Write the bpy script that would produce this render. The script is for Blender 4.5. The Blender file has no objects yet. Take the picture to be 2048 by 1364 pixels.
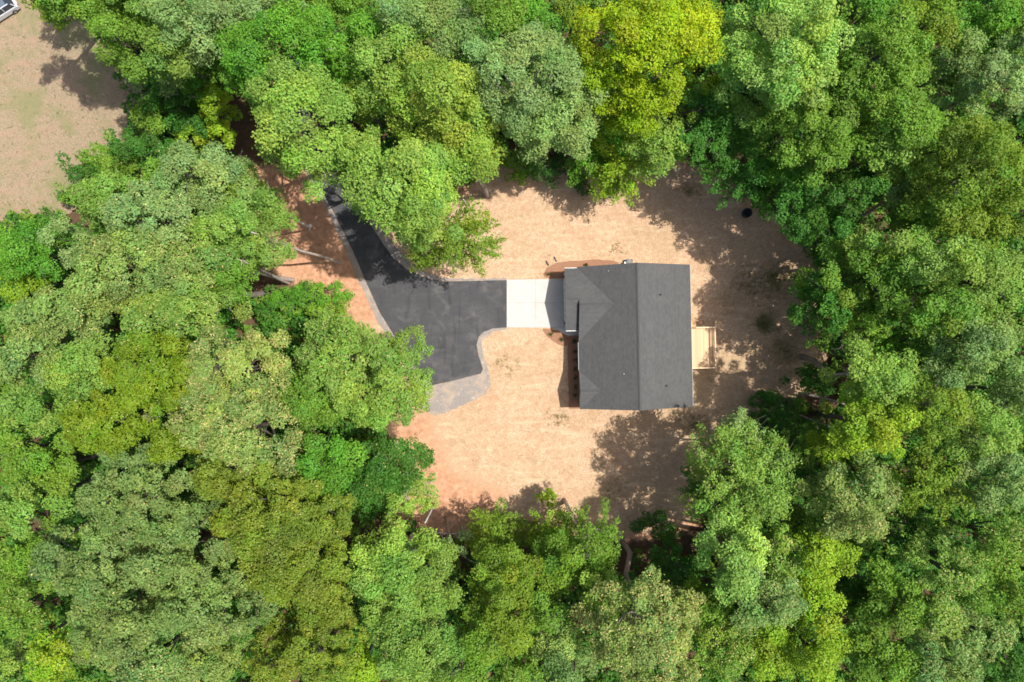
import bpy, bmesh, math, random
import numpy as np
from mathutils import Vector, Matrix

# ------------------------------------------------------------------ camera, light, exposure
S = bpy.context.scene
COL = S.collection
CAM_H = 85.0
PPM = 16.0                       # photo pixels (2048 wide) per metre on the ground
cam = bpy.data.cameras.new("camera"); cam.sensor_width = 36; cam.lens = 18 * CAM_H / 64.0
cam.clip_start = 1; cam.clip_end = 3000
camo = bpy.data.objects.new("camera", cam); COL.objects.link(camo)
camo.location = (0, 0, CAM_H); S.camera = camo

SUN_EL, SUN_AZ = math.radians(65), math.radians(6)     # azimuth measured from +X towards +Y
sd = Vector((math.cos(SUN_EL) * math.cos(SUN_AZ), math.cos(SUN_EL) * math.sin(SUN_AZ), math.sin(SUN_EL)))
sun = bpy.data.lights.new("sun", 'SUN'); sun.energy = 4.6; sun.angle = math.radians(0.5); sun.color = (1, 0.955, 0.88)
suno = bpy.data.objects.new("sun", sun); COL.objects.link(suno)
suno.rotation_euler = (-sd).to_track_quat('-Z', 'Y').to_euler(); suno.location = sd * 200
w = bpy.data.worlds.new("World"); S.world = w; w.use_nodes = True
sky = w.node_tree.nodes.new('ShaderNodeTexSky'); sky.sky_type = 'NISHITA'; sky.sun_disc = False
sky.sun_elevation = SUN_EL; sky.sun_rotation = math.pi / 2 - SUN_AZ
sky.dust_density = 3.0; sky.air_density = .8; sky.ozone_density = .4
w.node_tree.links.new(sky.outputs[0], w.node_tree.nodes['Background'].inputs[0])
w.node_tree.nodes['Background'].inputs[1].default_value = 0.135
S.view_settings.view_transform = 'Standard'; S.view_settings.look = 'None'
S.view_settings.exposure = 0.38; S.view_settings.gamma = 1
S.render.engine = 'CYCLES'
S.cycles.max_bounces = 5; S.cycles.diffuse_bounces = 3; S.cycles.glossy_bounces = 2
S.cycles.transmission_bounces = 3; S.cycles.transparent_max_bounces = 4
S.cycles.caustics_reflective = False; S.cycles.caustics_refractive = False
S.cycles.use_denoising = True; S.cycles.filter_width = 1.7

rng = np.random.default_rng(7)
random.seed(7)

# ------------------------------------------------------------------ helpers
def terr(x, y):
    x = np.asarray(x, float); y = np.asarray(y, float)
    t = np.clip(-y / 14.0, 0, 1); z = -1.7 * t * t * (3 - 2 * t)
    r = np.clip((np.hypot(x, y) - 45) / 60, 0, 1)
    z = z + 0.8 * r * np.sin(x * 0.05 + 1) * np.cos(y * 0.06)
    return z
def tz(x, y): return float(terr(x, y))
def at(px, py, z=0.0):           # photo pixel -> world x,y at absolute height z
    k = (CAM_H - z) / CAM_H / PPM
    return (px - 1024) * k, (682 - py) * k
def gr(px, py):                  # photo pixel -> point on the terrain
    z = 0.0
    for _ in range(4):
        x, y = at(px, py, z); z = tz(x, y)
    return x, y, z

def s2l(c):
    return tuple(((v / 255) / 12.92 if v / 255 <= .04045 else ((v / 255 + .055) / 1.055) ** 2.4) for v in c)

def tagit(o, label=None, cat=None, group=None, kind=None):
    if label: o['label'] = label
    if cat: o['category'] = cat
    if group: o['group'] = group
    if kind: o['kind'] = kind
    return o

def empty(name, loc, rz=0.0):
    o = bpy.data.objects.new(name, None); o.empty_display_size = .3
    o.location = loc; o.rotation_euler = (0, 0, rz); COL.objects.link(o); return o

class MB:
    def __init__(s): s.v = []; s.f = []
    def add(s, vs, fs):
        b = len(s.v); s.v += [tuple(v) for v in vs]; s.f += [tuple(b + i for i in f) for f in fs]; return s
    def box(s, x0, x1, y0, y1, z0, z1):
        vs = [(x, y, z) for z in (z0, z1) for y in (y0, y1) for x in (x0, x1)]
        return s.add(vs, [(0, 2, 3, 1), (4, 5, 7, 6), (0, 1, 5, 4), (2, 6, 7, 3), (0, 4, 6, 2), (1, 3, 7, 5)])
    def prism(s, prof, axis, a, b):          # closed profile (list of 2D) swept along an axis
        n = len(prof)
        def P(p, t):
            return (p[0], t, p[1]) if axis == 'y' else (t, p[0], p[1]) if axis == 'x' else (p[0], p[1], t)
        vs = [P(p, a) for p in prof] + [P(p, b) for p in prof]
        fs = [tuple(range(n))[::-1], tuple(range(n, 2 * n))]
        fs += [(i, (i + 1) % n, n + (i + 1) % n, n + i) for i in range(n)]
        return s.add(vs, fs)
    def tube(s, pts, rad, n=8, caps=True):
        pts = [Vector(p) for p in pts]; b = len(s.v)
        if not hasattr(rad, '__len__'): rad = [rad] * len(pts)
        up = Vector((0.31, 0.77, 0.55))
        for i, p in enumerate(pts):
            d = (pts[min(i + 1, len(pts) - 1)] - pts[max(i - 1, 0)]).normalized()
            if abs(d.dot(up)) > .97: up = Vector((1, 0, 0.1)).normalized()
            a = d.cross(up).normalized(); c = d.cross(a)
            for k in range(n):
                t = 2 * math.pi * k / n
                s.v.append(tuple(p + (a * math.cos(t) + c * math.sin(t)) * rad[i]))
        for i in range(len(pts) - 1):
            for k in range(n):
                s.f.append((b + i * n + k, b + i * n + (k + 1) % n, b + (i + 1) * n + (k + 1) % n, b + (i + 1) * n + k))
        if caps:
            s.f.append(tuple(b + k for k in range(n))[::-1]); e = b + (len(pts) - 1) * n
            s.f.append(tuple(e + k for k in range(n)))
        return s
    def lathe(s, prof, c, n=24, axis='z', close=False):
        b = len(s.v); m = len(prof)
        for k in range(n):
            t = 2 * math.pi * k / n
            for r, h in prof:
                u, v_ = r * math.cos(t), r * math.sin(t)
                p = (u, v_, h) if axis == 'z' else (u, h, v_) if axis == 'y' else (h, u, v_)
                s.v.append((p[0] + c[0], p[1] + c[1], p[2] + c[2]))
        for k in range(n):
            k2 = (k + 1) % n
            for i in range(m - 1 + (1 if close else 0)):
                j = (i + 1) % m
                s.f.append((b + k * m + i, b + k2 * m + i, b + k2 * m + j, b + k * m + j))
        return s
    def build(s, name, mat, parent=None, smooth=False, bevel=0.0, loc=None):
        me = bpy.data.meshes.new(name); me.from_pydata(s.v, [], s.f)
        bm = bmesh.new(); bm.from_mesh(me)
        bmesh.ops.recalc_face_normals(bm, faces=bm.faces); bm.to_mesh(me); bm.free()
        if smooth: me.polygons.foreach_set('use_smooth', [True] * len(me.polygons))
        me.materials.append(mat)
        o = bpy.data.objects.new(name, me); COL.objects.link(o)
        if parent: o.parent = parent
        if loc: o.location = loc
        if bevel:
            md = o.modifiers.new('bevel', 'BEVEL'); md.width = bevel; md.segments = 2; md.limit_method = 'ANGLE'
        return o

# ------------------------------------------------------------------ materials
def nmat(name):
    m = bpy.data.materials.new(name); m.use_nodes = True
    nt = m.node_tree; return m, nt, nt.nodes, nt.links, nt.nodes['Principled BSDF']
def N(nt, t, **kw):
    n = nt.nodes.new(t)
    for k, v in kw.items():
        if k in n.inputs.keys(): n.inputs[k].default_value = v
        else: setattr(n, k, v)
    return n
def noise(nt, vec, scale, detail=4, rough=.55, dist=0.0):
    n = N(nt, 'ShaderNodeTexNoise', Scale=scale, Detail=detail, Roughness=rough, Distortion=dist)
    if vec is not None: nt.links.new(vec, n.inputs['Vector'])
    return n.outputs['Fac']
def ramp(nt, fac, stops):
    r = nt.nodes.new('ShaderNodeValToRGB'); el = r.color_ramp.elements
    el[0].position, el[0].color = stops[0][0], (*stops[0][1], 1)
    el[1].position, el[1].color = stops[-1][0], (*stops[-1][1], 1)
    for p, c in stops[1:-1]:
        e = el.new(p); e.color = (*c, 1)
    nt.links.new(fac, r.inputs[0]); return r.outputs[0]
def mix(nt, fac, a, b, mode='MIX'):
    m = nt.nodes.new('ShaderNodeMix'); m.data_type = 'RGBA'; m.blend_type = mode
    for sock, val in ((0, fac), (6, a), (7, b)):
        if isinstance(val, (int, float)): m.inputs[sock].default_value = val
        elif isinstance(val, tuple): m.inputs[sock].default_value = (*val, 1)
        else: nt.links.new(val, m.inputs[sock])
    return m.outputs[2]
def mth(nt, op, a, b=None, clamp=False):
    m = nt.nodes.new('ShaderNodeMath'); m.operation = op; m.use_clamp = clamp
    for i, v in enumerate((a, b)):
        if v is None: continue
        if isinstance(v, (int, float)): m.inputs[i].default_value = v
        else: nt.links.new(v, m.inputs[i])
    return m.outputs[0]
def bump(nt, h, strength=.5, dist=.05):
    b = N(nt, 'ShaderNodeBump', Strength=strength, Distance=dist); nt.links.new(h, b.inputs['Height']); return b.outputs[0]
def sstep(nt, v, a, b):
    m = N(nt, 'ShaderNodeMapRange', interpolation_type='SMOOTHSTEP')
    m.inputs['From Min'].default_value = a; m.inputs['From Max'].default_value = b
    nt.links.new(v, m.inputs['Value']); return m.outputs[0]
def geo(nt): return nt.nodes.new('ShaderNodeNewGeometry').outputs['Position']
def mapped(nt, vec, rot=0.0, scale=(1, 1, 1)):
    m = nt.nodes.new('ShaderNodeMapping'); m.inputs['Rotation'].default_value = (0, 0, rot); m.inputs['Scale'].default_value = scale
    nt.links.new(vec, m.inputs['Vector']); return m.outputs[0]

def plain(name, rgb, rough=.7, metal=0.0, var=.12, vs=4.0, spec=.4):
    m, nt, nd, lk, p = nmat(name)
    tc = nt.nodes.new('ShaderNodeTexCoord').outputs['Object']
    f = noise(nt, tc, vs, 5)
    a = tuple(max(0, c * (1 - var)) for c in rgb); b = tuple(min(1, c * (1 + var)) for c in rgb)
    lk.new(ramp(nt, f, [(.3, a), (.7, b)]), p.inputs['Base Color'])
    p.inputs['Roughness'].default_value = rough; p.inputs['Metallic'].default_value = metal
    p.inputs['Specular IOR Level'].default_value = spec
    return m

def mat_ground():
    m, nt, nd, lk, p = nmat('yard_and_forest_floor')
    P = geo(nt)
    at_ = nt.nodes.new('ShaderNodeAttribute'); at_.attribute_name = 'zone'
    sp = nt.nodes.new('ShaderNodeSeparateColor'); lk.new(at_.outputs['Color'], sp.inputs[0])
    yard, clay, weed = sp.outputs[0], sp.outputs[1], sp.outputs[2]
    n1 = noise(nt, P, .35, 6, .6); n2 = noise(nt, P, 1.6, 6, .62); n3 = noise(nt, P, 9, 5, .7, 1.2); n4 = noise(nt, P, 3.6, 3, .6, 2.0)
    n0 = noise(nt, P, .12, 4, .6)
    straw = ramp(nt, n3, [(.28, (.17, .105, .06)), (.43, (.42, .275, .17)), (.55, (.58, .405, .265)), (.70, (.89, .71, .52))])
    straw = mix(nt, mth(nt, 'MULTIPLY', sstep(nt, n2, .42, .68), .55), straw, (.40, .235, .125))
    straw = mix(nt, mth(nt, 'MULTIPLY', sstep(nt, n1, .46, .66), .30), straw, (.44, .25, .15))
    straw = mix(nt, mth(nt, 'MULTIPLY', sstep(nt, n4, .56, .72), .45), straw, (.24, .185, .09))
    straw = mix(nt, mth(nt, 'MULTIPLY', sstep(nt, n0, .50, .62), .30), straw, (.34, .25, .13))
    n5 = noise(nt, mapped(nt, P, math.radians(8), (.25, 1.7, 1)), .9, 5, .6, .4); n6 = noise(nt, P, .75, 6, .65, .8)
    straw = mix(nt, mth(nt, 'MULTIPLY', sstep(nt, n5, .52, .68), .35), straw, (.70, .52, .35))
    straw = mix(nt, mth(nt, 'MULTIPLY', sstep(nt, n6, .54, .68), .5), straw, (.33, .225, .13))
    cl = ramp(nt, n2, [(.3, (.34, .18, .105)), (.5, (.50, .265, .155)), (.72, (.62, .365, .235))])
    cl = mix(nt, mth(nt, 'MULTIPLY', sstep(nt, n3, .5, .7), .35), cl, (.60, .42, .29))
    cw = mth(nt, 'ADD', clay, mth(nt, 'MULTIPLY', mth(nt, 'SUBTRACT', n2, .5), 1.1))
    y = mix(nt, sstep(nt, cw, .32, .72), straw, cl)
    ww = mth(nt, 'ADD', weed, mth(nt, 'MULTIPLY', mth(nt, 'SUBTRACT', n4, .5), 1.6))
    y = mix(nt, mth(nt, 'MULTIPLY', sstep(nt, ww, .5, .85), .7), y, (.13, .15, .05))
    fl = ramp(nt, n3, [(.3, (.04, .028, .018)), (.5, (.10, .062, .038)), (.7, (.19, .12, .07))])
    fl = mix(nt, mth(nt, 'MULTIPLY', sstep(nt, n2, .45, .6), .5), fl, (.13, .08, .05))
    yw = mth(nt, 'ADD', yard, mth(nt, 'MULTIPLY', mth(nt, 'SUBTRACT', n2, .5), .9))
    c = mix(nt, sstep(nt, yw, .35, .65), fl, y)
    lk.new(c, p.inputs['Base Color']); p.inputs['Roughness'].default_value = .95; p.inputs['Specular IOR Level'].default_value = .15
    lk.new(bump(nt, mth(nt, 'ADD', n3, mth(nt, 'MULTIPLY', n2, 1.4)), .6, .12), p.inputs['Normal'])
    return m
def mat_field():
    m, nt, nd, lk, p = nmat('mown_field_grass')
    P = geo(nt)
    q = mapped(nt, P, math.radians(-24), (.35, 1.6, 1))
    n1 = noise(nt, q, .8, 5, .6); n2 = noise(nt, P, .22, 4, .55); n3 = noise(nt, P, 7, 5, .7, 1.0); n4 = noise(nt, P, 1.4, 5, .6)
    c = ramp(nt, n3, [(.24, (.14, .11, .065)), (.5, (.28, .215, .14)), (.76, (.46, .36, .245))])
    c = mix(nt, mth(nt, 'MULTIPLY', sstep(nt, n1, .45, .68), .5), c, (.36, .225, .155))
    c = mix(nt, mth(nt, 'MULTIPLY', sstep(nt, n2, .46, .64), .75), c, (.20, .20, .09))
    c = mix(nt, mth(nt, 'MULTIPLY', sstep(nt, n4, .52, .72), .4), c, (.13, .15, .06))
    lk.new(c, p.inputs['Base Color']); p.inputs['Roughness'].default_value = .95; p.inputs['Specular IOR Level'].default_value = .15
    lk.new(bump(nt, n3, .6, .1), p.inputs['Normal']); return m
def mat_asphalt():
    m, nt, nd, lk, p = nmat('asphalt')
    P = geo(nt)
    q = mapped(nt, P, math.radians(3), (.35, 1.0, 1)); q2 = mapped(nt, P, math.radians(12), (1.7, .3, 1))
    n1 = noise(nt, q, .9, 6, .65); n2 = noise(nt, P, .5, 5, .6, .6); n3 = noise(nt, P, 22, 3, .7); n4 = noise(nt, q2, .8, 5, .6, .5)
    c = ramp(nt, n3, [(.3, (.050, .051, .055)), (.7, (.070, .070, .074))])
    c = mix(nt, mth(nt, 'MULTIPLY', sstep(nt, n1, .42, .72), .6), c, (.10, .098, .098))
    c = mix(nt, mth(nt, 'MULTIPLY', sstep(nt, n4, .5, .7), .45), c, (.030, .030, .033))
    c = mix(nt, mth(nt, 'MULTIPLY', sstep(nt, n2, .5, .74), .6), c, (.14, .13, .125))
    lk.new(c, p.inputs['Base Color']); p.inputs['Roughness'].default_value = .85; p.inputs['Specular IOR Level'].default_value = .25
    lk.new(bump(nt, n3, .3, .02), p.inputs['Normal']); return m
def mat_gravel():
    m, nt, nd, lk, p = nmat('gravel')
    P = geo(nt)
    n2 = noise(nt, P, .7, 5, .6); n3 = noise(nt, P, 12, 5, .7); n4 = noise(nt, P, 1.6, 4, .6)
    c = ramp(nt, n3, [(.28, (.14, .125, .115)), (.5, (.26, .23, .21)), (.74, (.44, .40, .37))])
    c = mix(nt, mth(nt, 'MULTIPLY', sstep(nt, n2, .45, .65), .55), c, (.45, .34, .25))
    c = mix(nt, mth(nt, 'MULTIPLY', sstep(nt, n4, .6, .72), .5), c, (.62, .56, .50))
    lk.new(c, p.inputs['Base Color']); p.inputs['Roughness'].default_value = .95; p.inputs['Specular IOR Level'].default_value = .15
    lk.new(bump(nt, n3, .7, .06), p.inputs['Normal']); return m
def mat_mulch():
    m, nt, nd, lk, p = nmat('red_brown_mulch')
    P = geo(nt); n3 = noise(nt, P, 11, 5, .75, 1.0); n2 = noise(nt, P, 1.5, 4)
    c = ramp(nt, n3, [(.3, (.17, .09, .055)), (.5, (.30, .16, .10)), (.72, (.42, .25, .16))])
    c = mix(nt, mth(nt, 'MULTIPLY', sstep(nt, n2, .45, .7), .35), c, (.30, .13, .08))
    lk.new(c, p.inputs['Base Color']); p.inputs['Roughness'].default_value = .95; p.inputs['Specular IOR Level'].default_value = .1
    lk.new(bump(nt, n3, .8, .06), p.inputs['Normal']); return m
def mat_shingle(axis):
    m, nt, nd, lk, p = nmat('charcoal_shingles_' + axis)
    tc = nt.nodes.new('ShaderNodeTexCoord').outputs['Object']
    br = N(nt, 'ShaderNodeTexBrick', Scale=1.0, **{'Mortar Size': .012, 'Brick Width': .34, 'Row Height': .15})
    br.inputs['Color1'].default_value = (.078, .079, .080, 1); br.inputs['Color2'].default_value = (.108, .108, .107, 1)
    br.inputs['Mortar'].default_value = (.03, .03, .032, 1)
    lk.new(mapped(nt, tc, math.pi / 2 if axis == 'y' else 0), br.inputs['Vector'])
    st = mapped(nt, tc, 0, (5.0, .12, 1) if axis == 'y' else (.12, 5.0, 1))
    n1 = noise(nt, st, 1.3, 4, .6); n2 = noise(nt, tc, .6, 4); n3 = noise(nt, tc, 26, 3, .7)
    c = mix(nt, .12, br.outputs['Color'], (.080, .081, .083))
    c = mix(nt, mth(nt, 'MULTIPLY', sstep(nt, n1, .4, .7), .28), c, (.11, .11, .108))
    c = mix(nt, mth(nt, 'MULTIPLY', sstep(nt, n3, .5, .7), .35), c, (.06, .06, .062))
    c = mix(nt, mth(nt, 'MULTIPLY', sstep(nt, n2, .45, .7), .2), c, (.12, .118, .112))
    lk.new(c, p.inputs['Base Color']); p.inputs['Roughness'].default_value = .85; p.inputs['Specular IOR Level'].default_value = .3
    lk.new(bump(nt, n3, .35, .02), p.inputs['Normal']); return m
def mat_planks(name, rgb, axis='x', width=.14):
    m, nt, nd, lk, p = nmat(name)
    tc = nt.nodes.new('ShaderNodeTexCoord').outputs['Object']
    sx = nt.nodes.new('ShaderNodeSeparateXYZ'); lk.new(tc, sx.inputs[0])
    co = sx.outputs[{'x': 0, 'y': 1, 'z': 2}[axis]]
    fr = mth(nt, 'FRACT', mth(nt, 'DIVIDE', co, width)); fl = mth(nt, 'FLOOR', mth(nt, 'DIVIDE', co, width))
    wn = N(nt, 'ShaderNodeTexWhiteNoise', noise_dimensions='1D'); lk.new(fl, wn.inputs['W'])
    a = tuple(c * .86 for c in rgb); b = tuple(min(1, c * 1.12) for c in rgb)
    c = mix(nt, wn.outputs[0], a, b)
    gap = mth(nt, 'LESS_THAN', fr, .07)
    c = mix(nt, gap, c, tuple(v * .3 for v in rgb))
    n = noise(nt, tc, 6, 4); c = mix(nt, mth(nt, 'MULTIPLY', n, .25), c, tuple(v * .7 for v in rgb))
    lk.new(c, p.inputs['Base Color']); p.inputs['Roughness'].default_value = .8; return m
def mat_leaf():
    m = bpy.data.materials.new('leaves'); m.use_nodes = True; nt = m.node_tree; nt.nodes.clear(); lk = nt.links
    out = nt.nodes.new('ShaderNodeOutputMaterial')
    a = nt.nodes.new('ShaderNodeAttribute'); a.attribute_name = 'tint'
    d = nt.nodes.new('ShaderNodeBsdfDiffuse'); t = nt.nodes.new('ShaderNodeBsdfTranslucent')
    g = N(nt, 'ShaderNodeBsdfGlossy', Roughness=.6); g.inputs[0].default_value = (.8, .85, .8, 1)
    lk.new(a.outputs['Color'], d.inputs[0])
    tr = mix(nt, 1.0, a.outputs['Color'], (1.15, 1.2, .6), 'MULTIPLY'); lk.new(tr, t.inputs[0])
    m1 = N(nt, 'ShaderNodeMixShader'); m1.inputs[0].default_value = .32; lk.new(d.outputs[0], m1.inputs[1]); lk.new(t.outputs[0], m1.inputs[2])
    m2 = N(nt, 'ShaderNodeMixShader'); m2.inputs[0].default_value = .018; lk.new(m1.outputs[0], m2.inputs[1]); lk.new(g.outputs[0], m2.inputs[2])
    lk.new(m2.outputs[0], out.inputs[0]); return m
def mat_bark(name, a, b):
    m, nt, nd, lk, p = nmat(name)
    tc = nt.nodes.new('ShaderNodeTexCoord').outputs['Object']
    n = noise(nt, mapped(nt, tc, 0, (4, 4, .9)), 2.2, 6, .7); n2 = noise(nt, tc, .7, 3)
    c = ramp(nt, n, [(.3, a), (.7, b)]); c = mix(nt, mth(nt, 'MULTIPLY', sstep(nt, n2, .5, .7), .4), c, tuple(v * .55 for v in b))
    lk.new(c, p.inputs['Base Color']); p.inputs['Roughness'].default_value = .9
    lk.new(bump(nt, n, .6, .05), p.inputs['Normal']); return m

def mat_concrete():
    m, nt, nd, lk, p = nmat('broom_finished_concrete')
    P = geo(nt); n1 = noise(nt, P, .8, 6, .65); n2 = noise(nt, P, 14, 4, .7); n3 = noise(nt, P, 2.2, 5, .6, 1.5)
    c = ramp(nt, n1, [(.3, (.455, .43, .40)), (.7, (.53, .515, .49))])
    c = mix(nt, mth(nt, 'MULTIPLY', sstep(nt, n3, .55, .75), .35), c, (.42, .38, .335))
    c = mix(nt, mth(nt, 'MULTIPLY', n2, .2), c, (.36, .34, .32))
    sx = nt.nodes.new('ShaderNodeSeparateXYZ'); lk.new(P, sx.inputs[0])
    for ax, v in ((0, 2.95), (1, 4.78)):
        g = mth(nt, 'LESS_THAN', mth(nt, 'ABSOLUTE', mth(nt, 'SUBTRACT', sx.outputs[ax], v)), .02)
        c = mix(nt, mth(nt, 'MULTIPLY', g, .6), c, (.2, .19, .18))
    lk.new(c, p.inputs['Base Color']); p.inputs['Roughness'].default_value = .85; p.inputs['Specular IOR Level'].default_value = .2
    return m
M = {}
M['ground'] = mat_ground(); M['field'] = mat_field(); M['asphalt'] = mat_asphalt(); M['gravel'] = mat_gravel(); M['mulch'] = mat_mulch()
M['shx'] = mat_shingle('x'); M['shy'] = mat_shingle('y'); M['leaf'] = mat_leaf()
M['bark'] = mat_bark('grey_brown_bark', (.13, .10, .08), (.33, .28, .245))
M['darkbark'] = mat_bark('dark_brown_bark', (.05, .042, .034), (.15, .125, .105))
M['palebark'] = mat_bark('pale_bark', (.25, .20, .17), (.62, .54, .48))
M['deadwood'] = mat_bark('dead_wood', (.30, .27, .25), (.60, .57, .55))
M['concrete'] = mat_concrete()
M['walk'] = plain('walk_concrete', (.52, .505, .48), .8, var=.05, vs=1.5, spec=.2)
M['white'] = plain('white_trim', (.80, .80, .78), .5, var=.03)
M['siding'] = mat_planks('white_lap_siding', (.74, .74, .72), 'z', .18)
M['stone'] = plain('foundation_block', (.30, .29, .27), .9, var=.2)
M['deckfloor'] = mat_planks('deck_boards', (.68, .47, .28), 'x', .14)
M['pine'] = plain('fresh_pine', (.76, .56, .34), .7, var=.12, vs=5)
M['pinedark'] = plain('stair_pine', (.62, .38, .18), .7, var=.15, vs=5)
M['glass'] = plain('dark_glass', (.03, .04, .05), .08, var=.1, spec=.7)
M['black'] = plain('black_plastic', (.025, .028, .032), .45, var=.2)
M['darkmetal'] = plain('dark_metal', (.06, .055, .05), .6, var=.2)
M['acgrey'] = plain('grey_steel', (.35, .36, .36), .5, metal=.3, var=.1)
M['carwhite'] = plain('silver_white_car_paint', (.62, .64, .68), .25, var=.02, spec=.6)
M['carroof'] = plain('grey_blue_car_roof', (.12, .15, .18), .3, var=.05)
M['rubber'] = plain('tyre_rubber', (.02, .02, .02), .9)
M['redglass'] = plain('red_tail_lamp', (.35, .02, .02), .2)
M['clear'] = plain('lamp_glass', (.7, .7, .72), .1)
M['doorgrey'] = plain('front_door_paint', (.10, .08, .07), .5)
M['ridge'] = plain('ridge_shingle', (.07, .07, .072), .9, var=.25, vs=9)

# ------------------------------------------------------------------ ground
def poly_dist(X, Y, poly):       # signed distance, positive inside
    P = np.array(poly, float); d = np.full(X.shape, 1e9); ins = np.zeros(X.shape, bool)
    for i in range(len(P)):
        a, b = P[i], P[(i + 1) % len(P)]; e = b - a
        t = np.clip(((X - a[0]) * e[0] + (Y - a[1]) * e[1]) / (e @ e), 0, 1)
        d = np.minimum(d, np.hypot(X - a[0] - t * e[0], Y - a[1] - t * e[1]))
        c = ((a[1] > Y) != (b[1] > Y)) & (X < (b[0] - a[0]) * (Y - a[1]) / (b[1] - a[1] + 1e-12) + a[0])
        ins ^= c
    return np.where(ins, d, -d)
def G2(pts): return [gr(*p)[:2] for p in pts]
YARD = G2([(500, 330), (640, 330), (700, 385), (760, 440), (830, 470), (900, 400), (975, 330), (1100, 320), (1240, 330), (1380, 318), (1450, 350), (1500, 385),
           (1545, 420), (1600, 470), (1650, 540), (1660, 640), (1650, 720), (1610, 790), (1520, 830), (1470, 880), (1430, 960), (1400, 1050), (1300, 1080), (1220, 1080),
           (1090, 1060), (930, 1075), (850, 1065), (790, 1030), (800, 930), (790, 850), (770, 760), (740, 700), (690, 660), (650, 590), (560, 560), (540, 480), (490, 400)])
FIELD = G2([(120, -160), (180, 0), (215, 60), (255, 120), (285, 200), (300, 262), (240, 300), (190, 345), (165, 395), (135, 428), (60, 440), (0, 436), (-300, 450), (-300, -160)])
CLAY = [(G2([(500, 330), (635, 330), (770, 640), (700, 660), (560, 540)]), .95, 2.0), (G2([(780, 800), (865, 825), (900, 930), (1010, 985), (1000, 1080), (760, 1080)]), 1.0, 3.0),
        (G2([(1390, 325), (1470, 360), (1545, 410), (1520, 440), (1440, 390)]), .6, 1.5), (G2([(975, 330), (1180, 340), (1150, 385), (1010, 390)]), .55, 1.5),
        (G2([(1000, 1000), (1400, 1030), (1380, 1090), (1000, 1090)]), .5, 2.0)]
WEED = [(1020, 735, 1.5, .12), (1000, 720, 1.0, .1), (1530, 648, 1.6, .75), (1120, 830, 1.6, .35), (1415, 700, .9, .4), (1420, 535, .9, .4), (1420, 760, .8, .5), (1500, 570, 2.5, .3),
        (1390, 850, 2.0, .35), (1440, 600, 1.5, .3), (1160, 590, .4, .2), (1220, 980, 2.2, .25), (1550, 560, 2.6, .45), (1380, 380, 1.2, .4), (1440, 900, 2.0, .5), (1230, 500, 1.2, .15), (1570, 700, 2.5, .35)]
def build_ground():
    xs = np.concatenate([np.linspace(-600, -72, 14)[:-1], np.arange(-72, 72.01, .3), np.linspace(72, 600, 14)[1:]])
    ys = np.concatenate([np.linspace(-600, -52, 14)[:-1], np.arange(-52, 52.01, .3), np.linspace(52, 600, 14)[1:]])
    X, Y = np.meshgrid(xs, ys); Z = terr(X, Y); ny, nx = X.shape
    ctr = (np.abs(X) < 70) & (np.abs(Y) < 50)
    Z = Z + np.where(ctr, 0.03 * np.sin(X * 1.3 + 2 * np.sin(Y * .7)) * np.sin(Y * 1.1 + X * .4), 0) * np.where(poly_dist(X, Y, YARD) > 0, .5, 1.5) - .03
    yd = np.clip(.5 + poly_dist(X, Y, YARD) / 3.0, 0, 1)
    cl = np.zeros_like(X)
    for pl, s_, fall in CLAY: cl = np.maximum(cl, s_ * np.clip(.5 + poly_dist(X, Y, pl) / (2 * fall), 0, 1))
    cl = np.maximum(cl, .75 * np.clip(1 - np.abs(poly_dist(X, Y, YARD)) / 2.5, 0, 1) * (X < 30))
    wd = np.zeros_like(X)
    for px, py, r, s_ in WEED:
        x, y, z = gr(px, py); wd = np.maximum(wd, (s_ + .3) * np.exp(-((X - x) ** 2 + (Y - y) ** 2) / (r * r)))
    idx = np.arange(nx * ny).reshape(ny, nx)
    F = np.stack([idx[:-1, :-1], idx[:-1, 1:], idx[1:, 1:], idx[1:, :-1]], -1).reshape(-1, 4)
    me = bpy.data.meshes.new('ground'); V = np.stack([X, Y, Z], -1).reshape(-1, 3)
    raw_mesh(me, V, F, 4)
    a = me.attributes.new('zone', 'FLOAT_COLOR', 'POINT')
    a.data.foreach_set('color', np.stack([yd, cl, wd, np.ones_like(yd)], -1).reshape(-1).astype(np.float32))
    me.materials.append(M['ground']); o = bpy.data.objects.new('ground', me); COL.objects.link(o); tagit(o, 'dry straw covered yard with bare clay and brown forest floor', kind='structure')
def raw_mesh(me, V, F, k, smooth=False):
    me.vertices.add(len(V)); me.vertices.foreach_set('co', np.ascontiguousarray(V, np.float32).reshape(-1))
    me.loops.add(F.size); me.loops.foreach_set('vertex_index', np.ascontiguousarray(F, np.int32).reshape(-1))
    me.polygons.add(len(F)); me.polygons.foreach_set('loop_start', np.arange(0, F.size, k, dtype=np.int32))
    me.polygons.foreach_set('loop_total', np.full(len(F), k, np.int32))
    me.update(calc_edges=True)
build_ground()

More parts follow.
